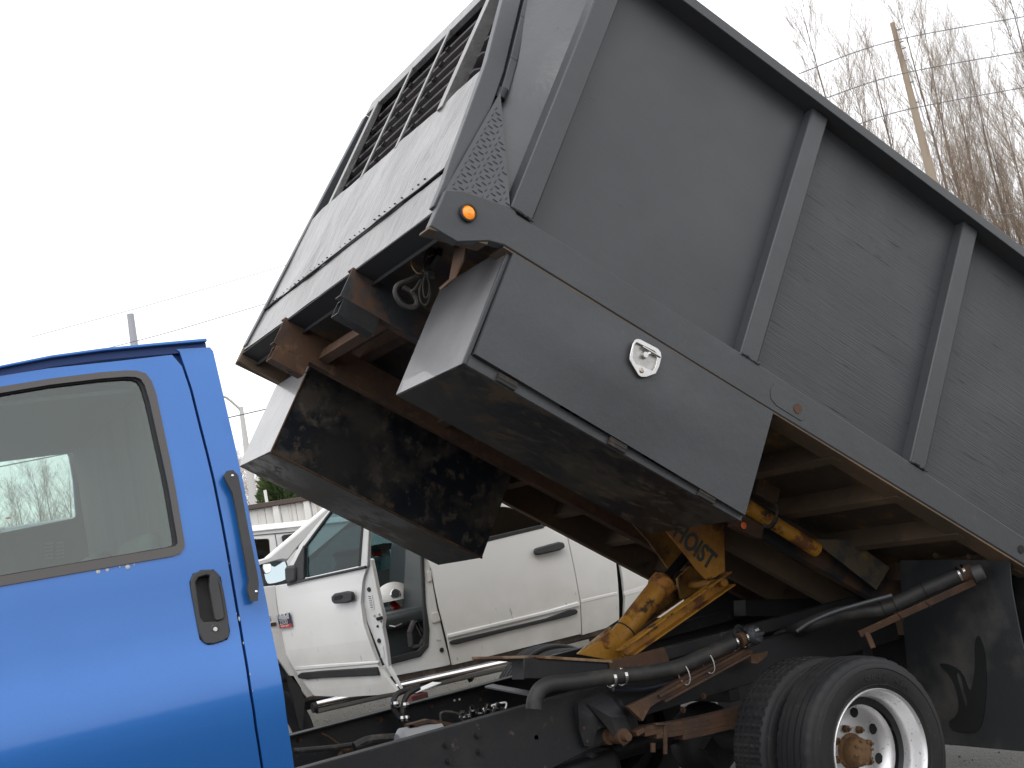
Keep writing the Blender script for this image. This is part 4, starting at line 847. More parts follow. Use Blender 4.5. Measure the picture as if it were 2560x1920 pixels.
# flange beside the cap and rusty channel bracket
obj('neck_flange', MB().lathe([(.034, 0), (.05, 0), (.05, .006), (.034, .006)], at(q('O', (1880, 330)), FY+.03), fd, 24), M['chassis'], fh1)
po = PY(FY+.03); brk = po.pxs(q('O', (1010, 880), (1130, 995), (1185, 890), (1240, 850), (1980, 462), (1925, 405), (1420, 660), (1250, 765)))
br = obj('filler_bracket', sheet(po, brk, .03), M['rust'], truck, bevel=.003)
mb = MB(); mb.beam(at(q('O', (1250, 800)), FY+.02), at(q('O', (1900, 450)), FY+.02), .012, .02); mb.beam(at(q('O', (1290, 840)), FY+.02), at(q('O', (1950, 480)), FY+.02), .010, .02); obj('bracket_ridge', mb, M['rust'], br)
po = PY(FY+.06); obj('bracket_tab', sheet(po, po.pxs(q('O', (1955, 480), (2090, 455), (2080, 490), (2010, 550), (1960, 545))), .01), M['rust'], truck)
cable(wp('O', [(900, 745), (1100, 750), (1300, 710), (1450, 660)], 4.66), .012, mat('black_blue_hose', (.02, .024, .035), .35), 'fuel_hose')
# far filler
FY2 = 4.5
def fy(x): return 4.72-(x-560)/1340*.66
def fpt(x, y, dy=0): return at(q('F', (x, y)), fy(x)+dy)
fh2 = cable([at(q('F', (520, 760)), 5.05)]+[fpt(x, y) for x, y in ((700, 680), (900, 605), (1100, 572), (1230, 560), (1400, 490), (1500, 440), (1760, 325))], [.040]*57, M['pvc'], 'filler_hose', n=18, sub=7) if 0 else cable([at(q('F', (520, 760)), 5.05)]+[fpt(x, y) for x, y in ((700, 680), (900, 605), (1100, 572), (1230, 560), (1400, 490), (1500, 440), (1760, 325))], .036, M['pvc'], 'filler_hose', n=18)
cable([fpt(x, y, -.05) for x, y in ((640, 715), (740, 650), (900, 580), (1100, 520), (1300, 465))], .010, mat('grey_hose', (.06, .065, .07), .4), 'vent_hose')
d2 = (fpt(1760, 325)-fpt(1500, 440)).normalized()
for x, y in ((1765, 322), (1800, 306)): ring(fpt(x, y), d2, .037, .010, M['steel'], fh2)
for x, y in ((1235, 555), (1315, 525), (1520, 432)): ring(fpt(x, y), d2, .0375, .006, M['dark'], fh2)
obj('filler_neck', MB().tube([fpt(1780, 318), fpt(1860, 300)], .040, 20), M['rust'], fh2)
cc2 = fpt(1890, 312, -.03)
obj('filler_cap', MB().lathe([(0, .03), (.028, .03), (.038, .024), (.041, 0), (.041, -.02), (0, -.02)], cc2, V((.5, -.6, .15)), 30), M['plastic'], truck, smooth=True)
mb = MB(); mb.beam(fpt(1075, 735), fpt(1870, 372), .034, .008, (0, 1, 0)); obj('filler_bracket', mb, M['rust'], truck, bevel=.002)
obj('bracket_foot', MB().beam(fpt(1125, 722), fpt(1170, 830), .03, .01, (0, 1, 0)), M['rust'], truck, bevel=.002)
for x, y in ((1545, 525), (1355, 612)): obj('zip_tie', MB().beam(fpt(x-25, y-30, -.008), fpt(x+25, y+28, -.008), .003, .004), M['dark'], truck)
for p in q('F', (750, 798), (940, 748), (1290, 745), (1287, 805), (950, 825)): bolt(p, 4.9, .012, m_='rust')

# ---- wheels
WX, WZ = 3.813, .397
def tyre_profile(y0):
    # (radius, y)
    R = .405; return [(.262, y0+.012), (.275, y0+.004), (.300, y0-.004), (.340, y0-.008), (.362, y0-.005), (.372, y0+.001), (.374, y0+.006), (.380, y0+.008), (.389, y0+.012), (.3985, y0+.022), (.4015, y0+.030),
        (.4030, y0+.052), (.3955, y0+.054), (.3955, y0+.060), (.4035, y0+.062), (.4048, y0+.086), (.3965, y0+.088), (.3965, y0+.094), (.4052, y0+.096), (.4052, y0+.129), (.3965, y0+.131), (.3965, y0+.137), (.4048, y0+.139), (.4035, y0+.163), (.3955, y0+.165), (.3955, y0+.171), (.4030, y0+.173),
        (.4015, y0+.195), (.3985, y0+.203), (.389, y0+.213), (.372, y0+.224), (.340, y0+.233), (.300, y0+.229), (.262, y0+.213)]
def wheel(X, Y0, Z, near, lugs, sgn=1):
    root = obj('wheel', MB().lathe([(.2, .1), (.255, .1), (.255, .12), (.2, .12)], (X, Y0, Z), (0, sgn, 0), 36), M['chassis'], truck)
    pr = tyre_profile(0); m_ = None
    if lugs:
        N_ = 232
        def m_(k, j, r):
            if 10 <= j <= 28 and r > .397 and (k+(2 if j % 2 else 0)) % 4 == 0: return r-.0058
            return r
    else: 
        N_ = 160
        def m_(k, j, r):
            if j in (9, 10, 28, 29) and k % 4 == 0: return r-.004
            return r
    obj('tyre', MB().lathe(pr, (X, Y0, Z), (0, sgn, 0), N_, mod=m_), M['tyre'], root, smooth=True, auto=25)
    return root
w1 = wheel(WX, 3.962, WZ, True, False); w2 = wheel(WX, 4.245, WZ, False, True)
w3 = wheel(WX, 6.12, WZ, False, True); w4 = wheel(WX, 5.84, WZ, False, True)
for yy in (4.45, 5.9):
    wheel(-1.0, yy if yy < 5 else 5.66, WZ, False, False)
rimm = [(.262, .020), (.268, .008), (.2685, .001), (.265, -.002), (.259, .002), (.255, .012), (.250, .022), (.245, .050), (.238, .062), (.234, .074), (.230, .100), (.225, .125), (.217, .150), (.204, .170), (.186, .182), (.165, .187), (.135, .185), (.090, .178), (.06, .182)]
obj('rim', MB().lathe(rimm, (WX, 3.962, WZ), (0, 1, 0), 96), M['alu'], w1, smooth=True, auto=60)
for k in range(8):
    a = 2*pi*k/8+.36; c = V((WX+.168*cos(a), 3.962+.1835, WZ+.168*sin(a)))
    obj('hand_hole', MB().lathe([(0, .0015), (.021, .0015), (.0215, 0), (.024, -.001)], c, (0, -1, 0), 18), M['dark'], w1)
for k in range(8):
    a = 2*pi*k/8+.1; c = V((WX+.100*cos(a), 3.962+.178, WZ+.100*sin(a)))
    obj('lug_nut', MB().lathe([(0, .034), (.007, .034), (.009, .02), (.016, .018), (.018, 0)], c, (0, -1, 0), 6), M['hubrust'], w1)
obj('hub', MB().lathe([(0, -.075), (.035, -.075), (.045, -.070), (.056, -.062), (.062, -.045), (.064, -.01), (.070, -.005), (.078, 0), (.078, .03)], (WX, 3.962+.178, WZ), (0, 1, 0), 40), M['hubrust'], w1, smooth=True)
for k in range(8):
    a = 2*pi*k/8; c = V((WX+.048*cos(a), 3.962+.178-.066, WZ+.048*sin(a))); obj('hub_bolt', MB().lathe([(0, .012), (.007, .012), (.008, 0)], c, (0, -1, 0), 6), M['hubrust'], w1)
# raised sidewall lettering and bead rings
def arc_text(txt, R, a_mid, size, step):
    n = len(txt)
    for i, ch in enumerate(txt):
        if ch == ' ': continue
        a = a_mid+(i-(n-1)/2)*-step; pl = Plane((WX+R*cos(a), 3.9555, WZ+R*sin(a)), (sin(a), 0, -cos(a)), (cos(a), 0, sin(a)), (0, 1, 0))
        obj('sidewall_letter', text_mb(ch, pl, 0, 0, size, 0, .0012, bold=.0008), M['tyre'], w1)
arc_text('G647 RSA', .318, radians(68), .042, .105)
for R in (.352, .284): obj('sidewall_ring', MB().lathe([(R-.002, .0), (R, -.0035), (R+.002, .0)], (WX, 3.956, WZ), (0, 1, 0), 96), M['tyre'], w1, smooth=True)
# mud flaps
fx = PXp(4.84)
fl = fx.pxs(q('F', (1350, 225), (2105, 215), (2125, 400), (2190, 760), (2290, 1200), (2300, 1555), (1420, 1475), (1400, 900), (1375, 640)))
fo = obj('mud_flap', sheet(fx, fl, .008, grid=.06, disp=lambda u, v: .012*noise.noise(V((u*3, v*3, 5)))), M['flap'], truck, smooth=True, auto=50)
mk = smooth_poly(fx.pxs(q('F', (1620, 935), (1690, 935), (1790, 990), (1820, 1080), (1850, 1140), (1880, 960), (1870, 800), (1900, 720), (1945, 850), (1955, 1050), (1950, 1200), (1920, 1380), (1850, 1420), (1720, 1400), (1690, 1335), (1760, 1290), (1770, 1200), (1740, 1080), (1700, 1010))), 2)
hk = smooth_poly(fx.pxs(q('F', (1740, 985), (1780, 1010), (1800, 1100), (1830, 1200), (1815, 1240), (1790, 1150))), 1)
obj('rub_mark', sheet(fx, mk, .003, holes=[hk], off=-.005, grid=.06, disp=lambda u, v: .012*noise.noise(V((u*3, v*3, 5)))), M['flapmark'], fo)
for p in q('F', (1612, 188), (1845, 195)): obj('flap_bolt', MB().lathe([(0, .01), (.014, .01), (.016, 0)], fx.W(p, -.006), (-1, 0, 0), 12), M['rust'], fo)
mb = MB(); mb.box(4.855, 4.9, 4.1, 6.2, .70, .84) ; obj('rear_beam', mb, M['under'], truck)
mb = MB(); mb.box(5.0, 5.05, 3.97, 6.3, .42, 1.0); obj('gap_darkening_plate', mb, M['chassis'], truck, bevel=.004)  # plate added to darken the bright gap behind the mud flap
mb = MB(); mb.box(4.84, 4.848, 5.7, 6.35, .2, 1.0); obj('mud_flap', mb, M['flap'], truck)

# ================================================================== WHITE PICKUP
WY = 8.2; wp_ = PY(WY); gz = .13
pick = thing('white_pickup', (4.4, WY+.95, gz), 'white crew cab pickup parked behind the dump truck with its front door wide open', 'pickup truck')
def ws(name, pts, m_, th=.02, off=0, par=pick, bev=.006, holes=(), pl=None, **k):
    pl = pl or wp_
    return obj(name, sheet(pl, pl.pxs(pts), th, off=off, holes=[pl.pxs(h) for h in holes], **k), M[m_] if isinstance(m_, str) else m_, par, bevel=bev)
# far shell pieces
XL = wp_.px((560, 1500))[0]; XR = wp_.px(q('E', (1300, 900)))[0]
Xc = wp_.px(q('E', (800, 1100)))[0]
ws('front_fender', [(520, 1480), (690, 1463), (692, 1508), (706, 1573), (721, 1635), (739, 1668), (789, 1738), (768, 1745), (733, 1702), (697, 1650), (650, 1605), (560, 1590), (520, 1600)], 'dwhite', .03)
mb = MB().hexa([(XL-1.0, WY+.03, .95), (XL+.55, WY+.03, 1.05), (XL+.55, WY+1.85, 1.05), (XL-1.0, WY+1.85, .95), (XL-1.0, WY+.12, 1.38), (XL+.62, WY+.05, 1.56), (XL+.62, WY+1.83, 1.56), (XL-1.0, WY+1.76, 1.38)]); obj('hood', mb, M['white'], pick, bevel=.05)
ws('a_pillar', q('P', (-200, 1290), (300, 1205), (370, 1185), (700, 905), (1180, 500), (1275, 420), (1330, 420), (1290, 515), (1050, 790), (800, 1045), (650, 1240), (500, 1220), (-200, 1420)), 'white', .08, bev=.015)
# roof and rear side
rz = wp_.px(q('P', (1275, 470)))[1]+.02
xr0 = wp_.px(q('P', (1500, 470)))[0]; xr1 = Xc
mb = MB().hexa([(xr0, WY+.12, rz), (xr1-.1, WY+.12, rz), (xr1-.1, WY+1.75, rz), (xr0+.95, WY+1.75, rz), (xr0+.2, WY+.25, rz+.07), (xr1-.2, WY+.25, rz+.07), (xr1-.2, WY+1.62, rz+.07), (xr0+1.0, WY+1.62, rz+.07)]); obj('roof', mb, M['white'], pick, bevel=.03)
# rear cab side: door skin, quarter, window
def crown(u, v): return .0-.02*max(0, min(1, (1.5-v)/.5))*max(0, min(1, (v-.6)/.3))+ (.035*(v-1.55) if v > 1.55 else 0)
rd = [(1062, 1386)]+q('C', (1500, 1045), (1830, 975), (2212, 882))+[(1366, 1302)]+q('E', (430, 640), (480, 900), (515, 1120), (528, 1340))+[(1132, 1662)]+q('D', (1540, 540), (1490, 330), (1440, 60))
rdo = ws('rear_door', rd, 'dwhite', .03, grid=.1, disp=crown)
ws('rear_window_frame', q('C', (1380, 620), (1960, 700), (2240, 760))+[(1412, 1325), (1366, 1302)]+q('C', (2212, 882), (1830, 975), (1500, 1045), (1380, 1065)), 'white', .02, off=.01, holes=[q('C', (1440, 700), (1960, 740), (2190, 790), (2212, 875), (1830, 965), (1500, 1035), (1440, 1040))])
ws('rear_window', q('C', (1440, 700), (1960, 740), (2190, 790), (2212, 875), (1830, 965), (1500, 1035), (1440, 1040)), 'privacy', .003, off=.025, bev=0)
ws('window_trim', q('C', (1440, 1020), (1830, 945), (2190, 862), (2212, 872), (2212, 884), (1830, 978), (1440, 1062)), 'rubber', .012, off=-.004)
ws('window_trim', q('C', (2175, 780), (2215, 795), (2232, 870), (2205, 878)), 'rubber', .012, off=-.003)
ws('cab_quarter', q('E', (290, 480), (760, 720), (780, 1000), (790, 1240), (700, 1300), (537, 1348), (522, 1120), (487, 900), (437, 640), (320, 590)), 'dwhite', .03, grid=.1, disp=crown)
ws('bed_side', q('E', (790, 790), (1400, 700), (1400, 1200), (870, 1245), (826, 1235), (828, 1100), (815, 960)), 'dwhite', .03, grid=.1, disp=crown)
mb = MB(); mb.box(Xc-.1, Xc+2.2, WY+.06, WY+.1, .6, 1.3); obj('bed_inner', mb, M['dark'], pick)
ws('body_crease', q('D', (1530, 515), (2212, 352))+q('E', (500, 1118), (512, 1150))+q('D', (2212, 380), (1535, 545)), 'white', .02, off=-.032, bev=.008)
ws('body_crease', q('E', (520, 1105), (770, 1048), (776, 1072), (524, 1132)), 'white', .02, off=-.022, bev=.006)
ws('body_crease', q('E', (818, 1050), (980, 1005), (1000, 1030), (820, 1078)), 'white', .02, off=-.022, bev=.006)
ws('side_moulding', q('D', (1548, 566), (1570, 553))+[(1360, 1546)]+q('E', (440, 1172), (480, 1170), (497, 1185), (490, 1202), (430, 1222), (0, 1325))+q('D', (1600, 583), (1555, 584)), 'rubber', .02, off=-.036, bev=.006)
hdl = ws('rear_door_handle', q('E', (195, 770), (200, 752), (230, 742), (360, 706), (395, 712), (405, 745), (370, 765), (225, 797), (200, 795)), 'plastic', .035, off=-.045, bev=.01)
# B pillar, sill, seal
ws('b_pillar', q('D', (1370, -420), (1400, 300), (1425, 480), (1420, 600), (1370, 665), (1120, 730), (1122, 815), (1540, 735), (1583, 724), (1538, 540), (1488, 330), (1438, 60), (1420, -420)), 'white', .04, off=.03)
ws('door_seal', q('D', (1345, -400), (1370, 0), (1395, 500), (1385, 590), (1350, 625), (1145, 680), (1130, 730), (1370, 668), (1424, 600), (1430, 480), (1405, 300), (1374, -400)), 'rubber', .03, off=.015)
for pts in ([(1410, 80), (1440, 70), (1445, 140), (1420, 150)], [(1445, 370), (1490, 360), (1505, 420), (1450, 435)]): ws('striker_plate', q('D', *pts), 'lampwhite', .012, off=.018, bev=.002)
for x, y, r in ((1517, 622, .018), (1455, 375, .006), (1480, 375, .006), (1460, 410, .006), (1485, 410, .006)): obj('rubber_plug', MB().lathe([(0, .006), (r*.8, .006), (r, 0)], wp_.W(q('D', (x, y)), .028), (0, -1, 0), 16), M['rubber'], pick)
ws('vin_label', q('D', (1468, 465), (1500, 478), (1510, 555), (1480, 550)), 'paper', .003, off=.026, bev=0)
ws('rocker_panel', q('D', (560, 965), (1120, 815), (1540, 735), (2212, 590))+q('E', (530, 1345), (900, 1250), (905, 1290), (540, 1385))+q('D', (2212, 640), (1700, 760), (1130, 880), (560, 985)), mat('dirty_sill', (.10, .075, .06), .7, layers=[(10, 6, .5, .65, (.22, .16, .12), .8)]), .05, off=.05)
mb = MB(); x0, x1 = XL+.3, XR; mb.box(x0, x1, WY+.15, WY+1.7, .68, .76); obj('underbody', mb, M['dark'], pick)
# side step tubes
def tb(name, a, b, r, Y=WY-.10): return obj(name, MB().tube([at(a, Y)-(at(b, Y)-at(a, Y)).normalized()*.0, at(b, Y)], r, 20), M['chrome'], pick, smooth=True)
tb('side_step', (790, 1768), (1392, 1632), .044); obj('step_cap', MB().tube([at((781, 1770), WY-.1), at((791, 1768), WY-.1)], .034, 20), M['rubber'], pick)
obj('step_bracket', MB().beam(at(q('D', (1700, 830)), WY-.08), at(q('D', (1720, 790)), WY-.0), .03, .03), M['dark'], pick)
obj('front_mud_flap', sheet(wp_, wp_.pxs(q('D', (440, 800), (480, 800), (530, 880), (560, 980), (550, 1060), (545, 1175), (530, 1160), (500, 1040), (460, 900))), .03, off=-.0), M['rubber'], pick)
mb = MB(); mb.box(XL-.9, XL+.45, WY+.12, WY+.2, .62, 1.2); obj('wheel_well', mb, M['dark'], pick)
def carwheel(X, Y):
    o = obj('wheel', MB().lathe([(0, .02), (.2, .02), (.23, 0), (.24, 0)], (X, Y, gz+.40), (0, 1, 0), 32), M['alu'], pick, smooth=True)
    obj('tyre', MB().lathe([(.235, 0), (.3, -.01), (.37, 0), (.40, .03), (.40, .22), (.37, .25), (.24, .25)], (X, Y, gz+.40), (0, 1, 0), 48), M['tyre'], o, smooth=True)
for X in (XL+.1, XL+4.3):
    for Y in (WY+.06, WY+1.6): carwheel(X, Y)
# interior
FYi = WY+1.78; fi = PY(FYi)
xa = wp_.px((700, 1500))[0]
fpoly = [(xa+.3, .75), (xa+.45, 1.48), (xa+1.5, rz), (Xc-.1, rz), (Xc-.1, .75)]
wh = fi.pxs(q('P', (1500, 560), (2040, 700), (2050, 1180), (1780, 1250), (1000, 1400), (1180, 900)))
wh = [(xa+.62, 1.50), (xa+1.25, 1.90), (xa+1.6, 1.97), (xa+2.3, 1.97), (xa+2.3, 1.50)]
obj('far_side', sheet(fi, fpoly, .03, holes=[wh]), M['inner'], pick)
obj('far_side_window', sheet(fi, wh, .002), M['tealglass'], pick)
mb = MB(); mb.box(xa+.2, Xc-.1, WY+.12, FYi-.02, .68, .76); obj('cabin_floor', mb, M['inner'], pick)
mb = MB(); mb.box(Xc-.16, Xc-.1, WY+.12, FYi-.02, .76, rz-.02); obj('cabin_rear_wall', mb, M['inner'], pick)
mb = MB().hexa([(xa-.1, WY+.1, .9), (xa+.38, WY+.1, .9), (xa+.38, FYi-.05, .9), (xa-.1, FYi-.05, .9), (xa-.1, WY+.1, 1.50), (xa+.30, WY+.1, 1.44), (xa+.30, FYi-.05, 1.44), (xa-.1, FYi-.05, 1.50)]); obj('dashboard', mb, M['inner'], pick, bevel=.04)
c = V((xa+.52, WY+.48, 1.38)); e2 = V((-.42, 0, .9)); obj('steering_wheel', MB().tube([c+V((0, 1, 0))*.19*cos(a)+e2*.19*sin(a) for a in [2*pi*k/28 for k in range(28)]], .015, 8, closed=True), M['inner'], pick)
def pseat(y, X, kk=1):
    mb = MB(); mb.box(X, X+.52, y-.25, y+.25, 1.07, 1.20); obj('seat_cushion', mb, M['leather'], pick, bevel=.05, seg=4)
    mb = MB(); mb.box(X, X+.48, y-.2, y+.2, .76, 1.07); obj('seat_base', mb, M['inner'], pick)
    mb = MB().hexa([(X+.46, y-.25, 1.12), (X+.62, y-.25, 1.12), (X+.62, y+.25, 1.12), (X+.46, y+.25, 1.12), (X+.60, y-.2, 1.74), (X+.72, y-.2, 1.74), (X+.72, y+.2, 1.74), (X+.60, y+.2, 1.74)])
    obj('seat_back', mb, M['leather'], pick, bevel=.07, seg=4)
    mb = MB(); mb.box(X+.60, X+.70, y-.13, y+.13, 1.66, 1.85); obj('headrest', mb, M['leather'], pick, bevel=.04, seg=3)
xs0 = wp_.px(q('D', (1040, 350)))[0]
pseat(WY+.42, 3.46); pseat(WY+1.36, 3.75)
mb = MB(); mb.box(xs0, xs0+.6, WY+.74, WY+1.04, .8, 1.10); obj('centre_console', mb, M['inner'], pick, bevel=.03)
obj('buckle', MB().beam(at(q('D', (1165, 335)), 9.0), at(q('D', (1222, 335)), 9.0), .035, .04), M['red'], pick, bevel=.006)
obj('seat_belt', MB().beam(at(q('D', (1155, 290)), 9.0), at(q('D', (1205, 330)), 9.0), .04, .03), M['red'], pick)
strp = wp('D', [(1310, 420), (1280, 500), (1290, 600), (1360, 590), (1380, 540), (1320, 430), (1340, 480), (1365, 520)], WY+.14)
mb = MB()
for a, b in zip(strp, strp[1:]): mb.beam(a, b, .02, .045, (0, 1, 0))
obj('hanging_seat_belt', mb, mat('grey_belt_webbing', (.09, .085, .08), .8), pick)
obj('seat_lever', MB().tube(wp('D', [(1140, 455), (1180, 462), (1230, 440)], WY+.14), .008, 8), M['steel'], pick)
# open front door
th = radians(70); hx = wp_.px((697, 1506))[0]
Dn = V((sin(th), cos(th), 0)); Du = V((cos(th), -sin(th), 0)); dpn = Plane((hx+.0, WY-.02, 0), Du, (0, 0, 1), Dn)
def ds(name, pts, m_, thk=.02, off=0, par=None, bev=.005, holes=(), **k): return ws(name, pts, m_, thk, off, par or pick, bev, holes, dpn, **k)
def dcr(u, v): return -.025*max(0, min(1, (1.5-v)/.4))*max(0, min(1, (v-.62)/.25))
skin = [(689, 1466), (757, 1454), (916, 1421), (909, 1440), (906, 1456), (904, 1506), (914, 1559), (936, 1617), (954, 1664), (996, 1728), (950, 1736), (870, 1741), (791, 1738), (741, 1668), (723, 1635), (708, 1573), (694, 1508)]
fdr = ds('front_door', skin, 'dwhite', .03, grid=.07, disp=dcr, bev=0)
ds('door_shut_face', q('D', (985, -5), (1000, 0), (1035, 170), (1062, 300), (1086, 400), (1080, 470), (1105, 600), (1120, 740))+[(996, 1727), (953, 1660), (935, 1615), (913, 1559), (903, 1506), (905, 1456), (908, 1440)], 'white', .03, off=.02, bev=.004)
for x, y, r in ((988, 207, .016), (1058, 562, .016), (1048, 462, .009), (1027, 390, .008), (1060, 380, .008), (1072, 430, .008)): obj('door_plug', MB().lathe([(0, .006), (r*.8, .006), (r, 0)], dpn.W(q('D', (x, y)), .018), -Dn, 16), M['rubber'] if r > .0085 else M['steel'], pick)
obj('door_latch', MB().beam(dpn.W(q('D', (1045, 412)), .016), dpn.W(q('D', (1082, 402)), .016), .02, .012), M['dark'], pick)
for (a, b, c_, d_2) in (((980, 238), (1008, 240), (1026, 340), (1000, 345)), ((1060, 600), (1085, 598), (1098, 675), (1072, 680))): ds('door_label', q('D', a, b, c_, d_2), 'paper', .002, .016, bev=0)
for k in range(6): ds('label_print', q('D', (984+k*3.0, 252+k*15), (1002+k*3.2, 252+k*15), (1003+k*3.2, 257+k*15), (985+k*3.0, 257+k*15)), 'brown', .001, .0145, bev=0)
frm_o = q('P', (665, 1310), (740, 1180), (820, 1010), (1090, 690), (1262, 500), (1290, 470), (1740, 640), (1790, 720), (1775, 1000), (1765, 1300), (1650, 1330), (880, 1500), (860, 1490), (740, 1310))
gl_o = q('P', (905, 1035), (1285, 525), (1690, 690), (1700, 720), (1650, 1300), (900, 1465))
ds('window_frame', frm_o, 'white', .025, .0, holes=[gl_o])
ds('window_glass', gl_o, 'tealglass', .002, .012, bev=0)
ds('glass_run', q('P', (1688, 690), (1712, 700), (1668, 1300), (1640, 1305), (1660, 1000)), 'rubber', .012, -.004, bev=0)
ds('glass_run', q('P', (1270, 512), (1290, 525), (905, 1040), (890, 1022)), 'rubber', .012, -.004, bev=0)
ds('mirror_sail', q('P', (745, 1300), (890, 1010), (905, 1040), (900, 1470), (800, 1520), (775, 1350)), 'plastic', .03, -.012)
ds('belt_strip', q('P', (665, 1535), (860, 1485), (1745, 1293), (1748, 1330), (880, 1515), (670, 1572)), 'plastic', .02, -.014)
hd_ = ds('front_door_handle', q('C', (778, 1350), (800, 1330), (880, 1314), (915, 1320), (925, 1345), (922, 1380), (890, 1395), (800, 1402), (782, 1385)), 'plastic', .03, -.05, bev=.008)
ds('handle_hollow', q('C', (800, 1352), (850, 1338), (862, 1348), (850, 1365), (805, 1375)), 'dark', .004, -.053, bev=0)
ds('body_crease', q('D', (508, 735), (700, 715), (1090, 690), (1092, 712), (700, 745), (510, 762)), 'white', .02, -.03, bev=.007)
ds('side_moulding', q('D', (536, 790), (560, 772), (700, 758), (1085, 732), (1102, 790), (700, 808), (600, 818), (545, 810)), 'rubber', .02, -.04, bev=.006)
# badge
bd_ = ds('badge', q('C', (390, 1485), (475, 1465), (495, 1562), (408, 1575)), mat('badge_dark', (.03, .035, .07), .3), .006, -.030, bev=.001)
ds('badge_emblem', q('C', (385, 1490), (400, 1480), (410, 1470), (425, 1488), (440, 1466), (450, 1490), (462, 1466), (470, 1463), (478, 1505), (430, 1512), (400, 1510)), 'chrome', .004, -.034, par=bd_, bev=.001)
ds('badge_stripe', q('C', (408, 1552), (490, 1538), (495, 1562), (412, 1573)), 'red', .003, -.033, par=bd_, bev=0)
uu, vv_ = dpn.px(q('C', (438, 1530))); obj('badge_numbers', text_mb('2500', dpn, uu, vv_, .046, 0, .001, sx=.95, bold=.001, off=-.032), M['chrome'], bd_)
uu, vv_ = dpn.px(q('C', (450, 1556))); obj('badge_words', text_mb('HEAVY DUTY', dpn, uu, vv_, .018, 0, .0006, sx=.8, off=-.0345), M['paper'], bd_)
fb2 = ws('fender_badge', q('C', (318, 1540), (360, 1535), (362, 1562), (322, 1566)), 'chrome', .004, -.006, bev=.001)
uu, vv_ = wp_.px(q('C', (315, 1512))); obj('fender_letter', text_mb('S', wp_, uu, vv_, .04, 0, .002, off=-.004), M['chrome'], fb2)
# door mirror
mpn = Plane(dpn.o+Dn*0, Du, (0, 0, 1), Dn); mo = -.16
mho = smooth_poly(q('P', (280, 1270), (300, 1200), (420, 1160), (570, 1143), (628, 1185), (665, 1290), (690, 1450), (640, 1515), (400, 1562), (345, 1545), (285, 1390)), 1)
mgi = smooth_poly(q('P', (300, 1235), (430, 1180), (575, 1160), (625, 1250), (668, 1430), (630, 1495), (420, 1550), (360, 1535), (315, 1340)), 1)
mpn = Plane(dpn.P(-.02, 1.45, -.02), Dn, V((0, 0, 1))-Du*.17, -(Du+V((0, 0, .17))))
def dm(name, pts, m_, thk, off, par=None, bev=.005): return ws(name, pts, m_, thk, off, par or pick, bev, (), mpn)
mh = dm('door_mirror', mho, 'plastic', .12, .0, bev=.012)
dm('mirror_glass', mgi, mat('mirror_glass', (.42, .50, .53), .03, metal=1), .003, -.004, par=mh, bev=0)
dm('spot_mirror', smooth_poly(q('P', (300, 1230), (380, 1215), (420, 1270), (425, 1370), (390, 1405), (330, 1410), (305, 1330)), 1), mat('spot_mirror_glass', (.62, .68, .68), .1, metal=1), .006, -.011, par=mh, bev=.003)
ds('mirror_arm', q('P', (660, 1310), (700, 1290), (770, 1283), (805, 1310), (812, 1500), (720, 1540), (670, 1500)), 'plastic', .10, -.03, bev=.015)
# hard hat on the passenger seat
hc_ = at(q('C', (1172, 1372)), 8.95)
hat = thing('hard_hat', hc_, 'white hard hat with a chrome rimmed badge lying on the pickup seat', 'hard hat')
obj('shell', MB().ball(hc_, .15, (1, .9, .85), 24, 10, 0), M['lampwhite'], hat, smooth=True)
obj('brim', MB().lathe([(.128, .0), (.15, -.006), (.15, -.012), (.125, -.008)], hc_, (0, 0, 1), 28), M['lampwhite'], hat, smooth=True)
cb = hc_+V((-.03, -.125, .035)); nb2 = V((-.15, -.9, .3)); obj('badge_ring', MB().lathe([(.030, 0), (.036, .008), (.042, 0)], cb, nb2, 24), M['chrome'], hat, smooth=True); obj('badge_face', MB().lathe([(0, .004), (.03, .002)], cb, nb2, 20), M['inner'], hat)

# ================================================================== WHITE VAN BEHIND
VY = 10.7; vp = PY(VY)
van = thing('parked_van', (4.2, VY+.9, gz), 'white van standing between the pickup and the rust streaked wall', 'van')
def vs_(name, pts, m_, th_=.02, off=0, holes=(), bev=.004, r='P'): return obj(name, sheet(vp, vp.pxs(q(r, *pts)), th_, off=off, holes=[vp.pxs(q(r, *h)) for h in holes]), M[m_], van, bevel=bev)
win = [(195, 930), (390, 925), (410, 945), (425, 1130), (430, 1250), (190, 1250)]
vs_('side_panel', [(-900, 880), (180, 812), (780, 780), (2200, 560), (2300, 1700), (-800, 2000)], 'white', .03, holes=[win])
obj('roof', MB().hexa([vp.P(*vp.px(p), w_) for w_, ps_ in ((-.02, q('P', (-900, 900), (180, 830), (780, 798), (2200, 575))), (1.7, q('P', (-900, 900), (180, 830), (780, 798), (2200, 575)))) for p in ps_][:0] or [vp.P(u, v, w_) for u, v, w_ in [(vp.px(q('P', (-900, 880)))[0], vp.px(q('P', (-900, 880)))[1]-.04, -.03), (vp.px(q('P', (2200, 560)))[0], vp.px(q('P', (2200, 560)))[1]-.04, -.03), (vp.px(q('P', (2200, 560)))[0], vp.px(q('P', (2200, 560)))[1]-.04, 1.7), (vp.px(q('P', (-900, 880)))[0], vp.px(q('P', (-900, 880)))[1]-.04, 1.7), (vp.px(q('P', (-900, 880)))[0], vp.px(q('P', (-900, 880)))[1]+.02, .03), (vp.px(q('P', (2200, 560)))[0], vp.px(q('P', (2200, 560)))[1]+.02, .03), (vp.px(q('P', (2200, 560)))[0], vp.px(q('P', (2200, 560)))[1]+.02, 1.6), (vp.px(q('P', (-900, 880)))[0], vp.px(q('P', (-900, 880)))[1]+.02, 1.6)]]), M['white'], van, bevel=.02)
vs_('side_window', win, 'privacy', .004, .015, bev=0)
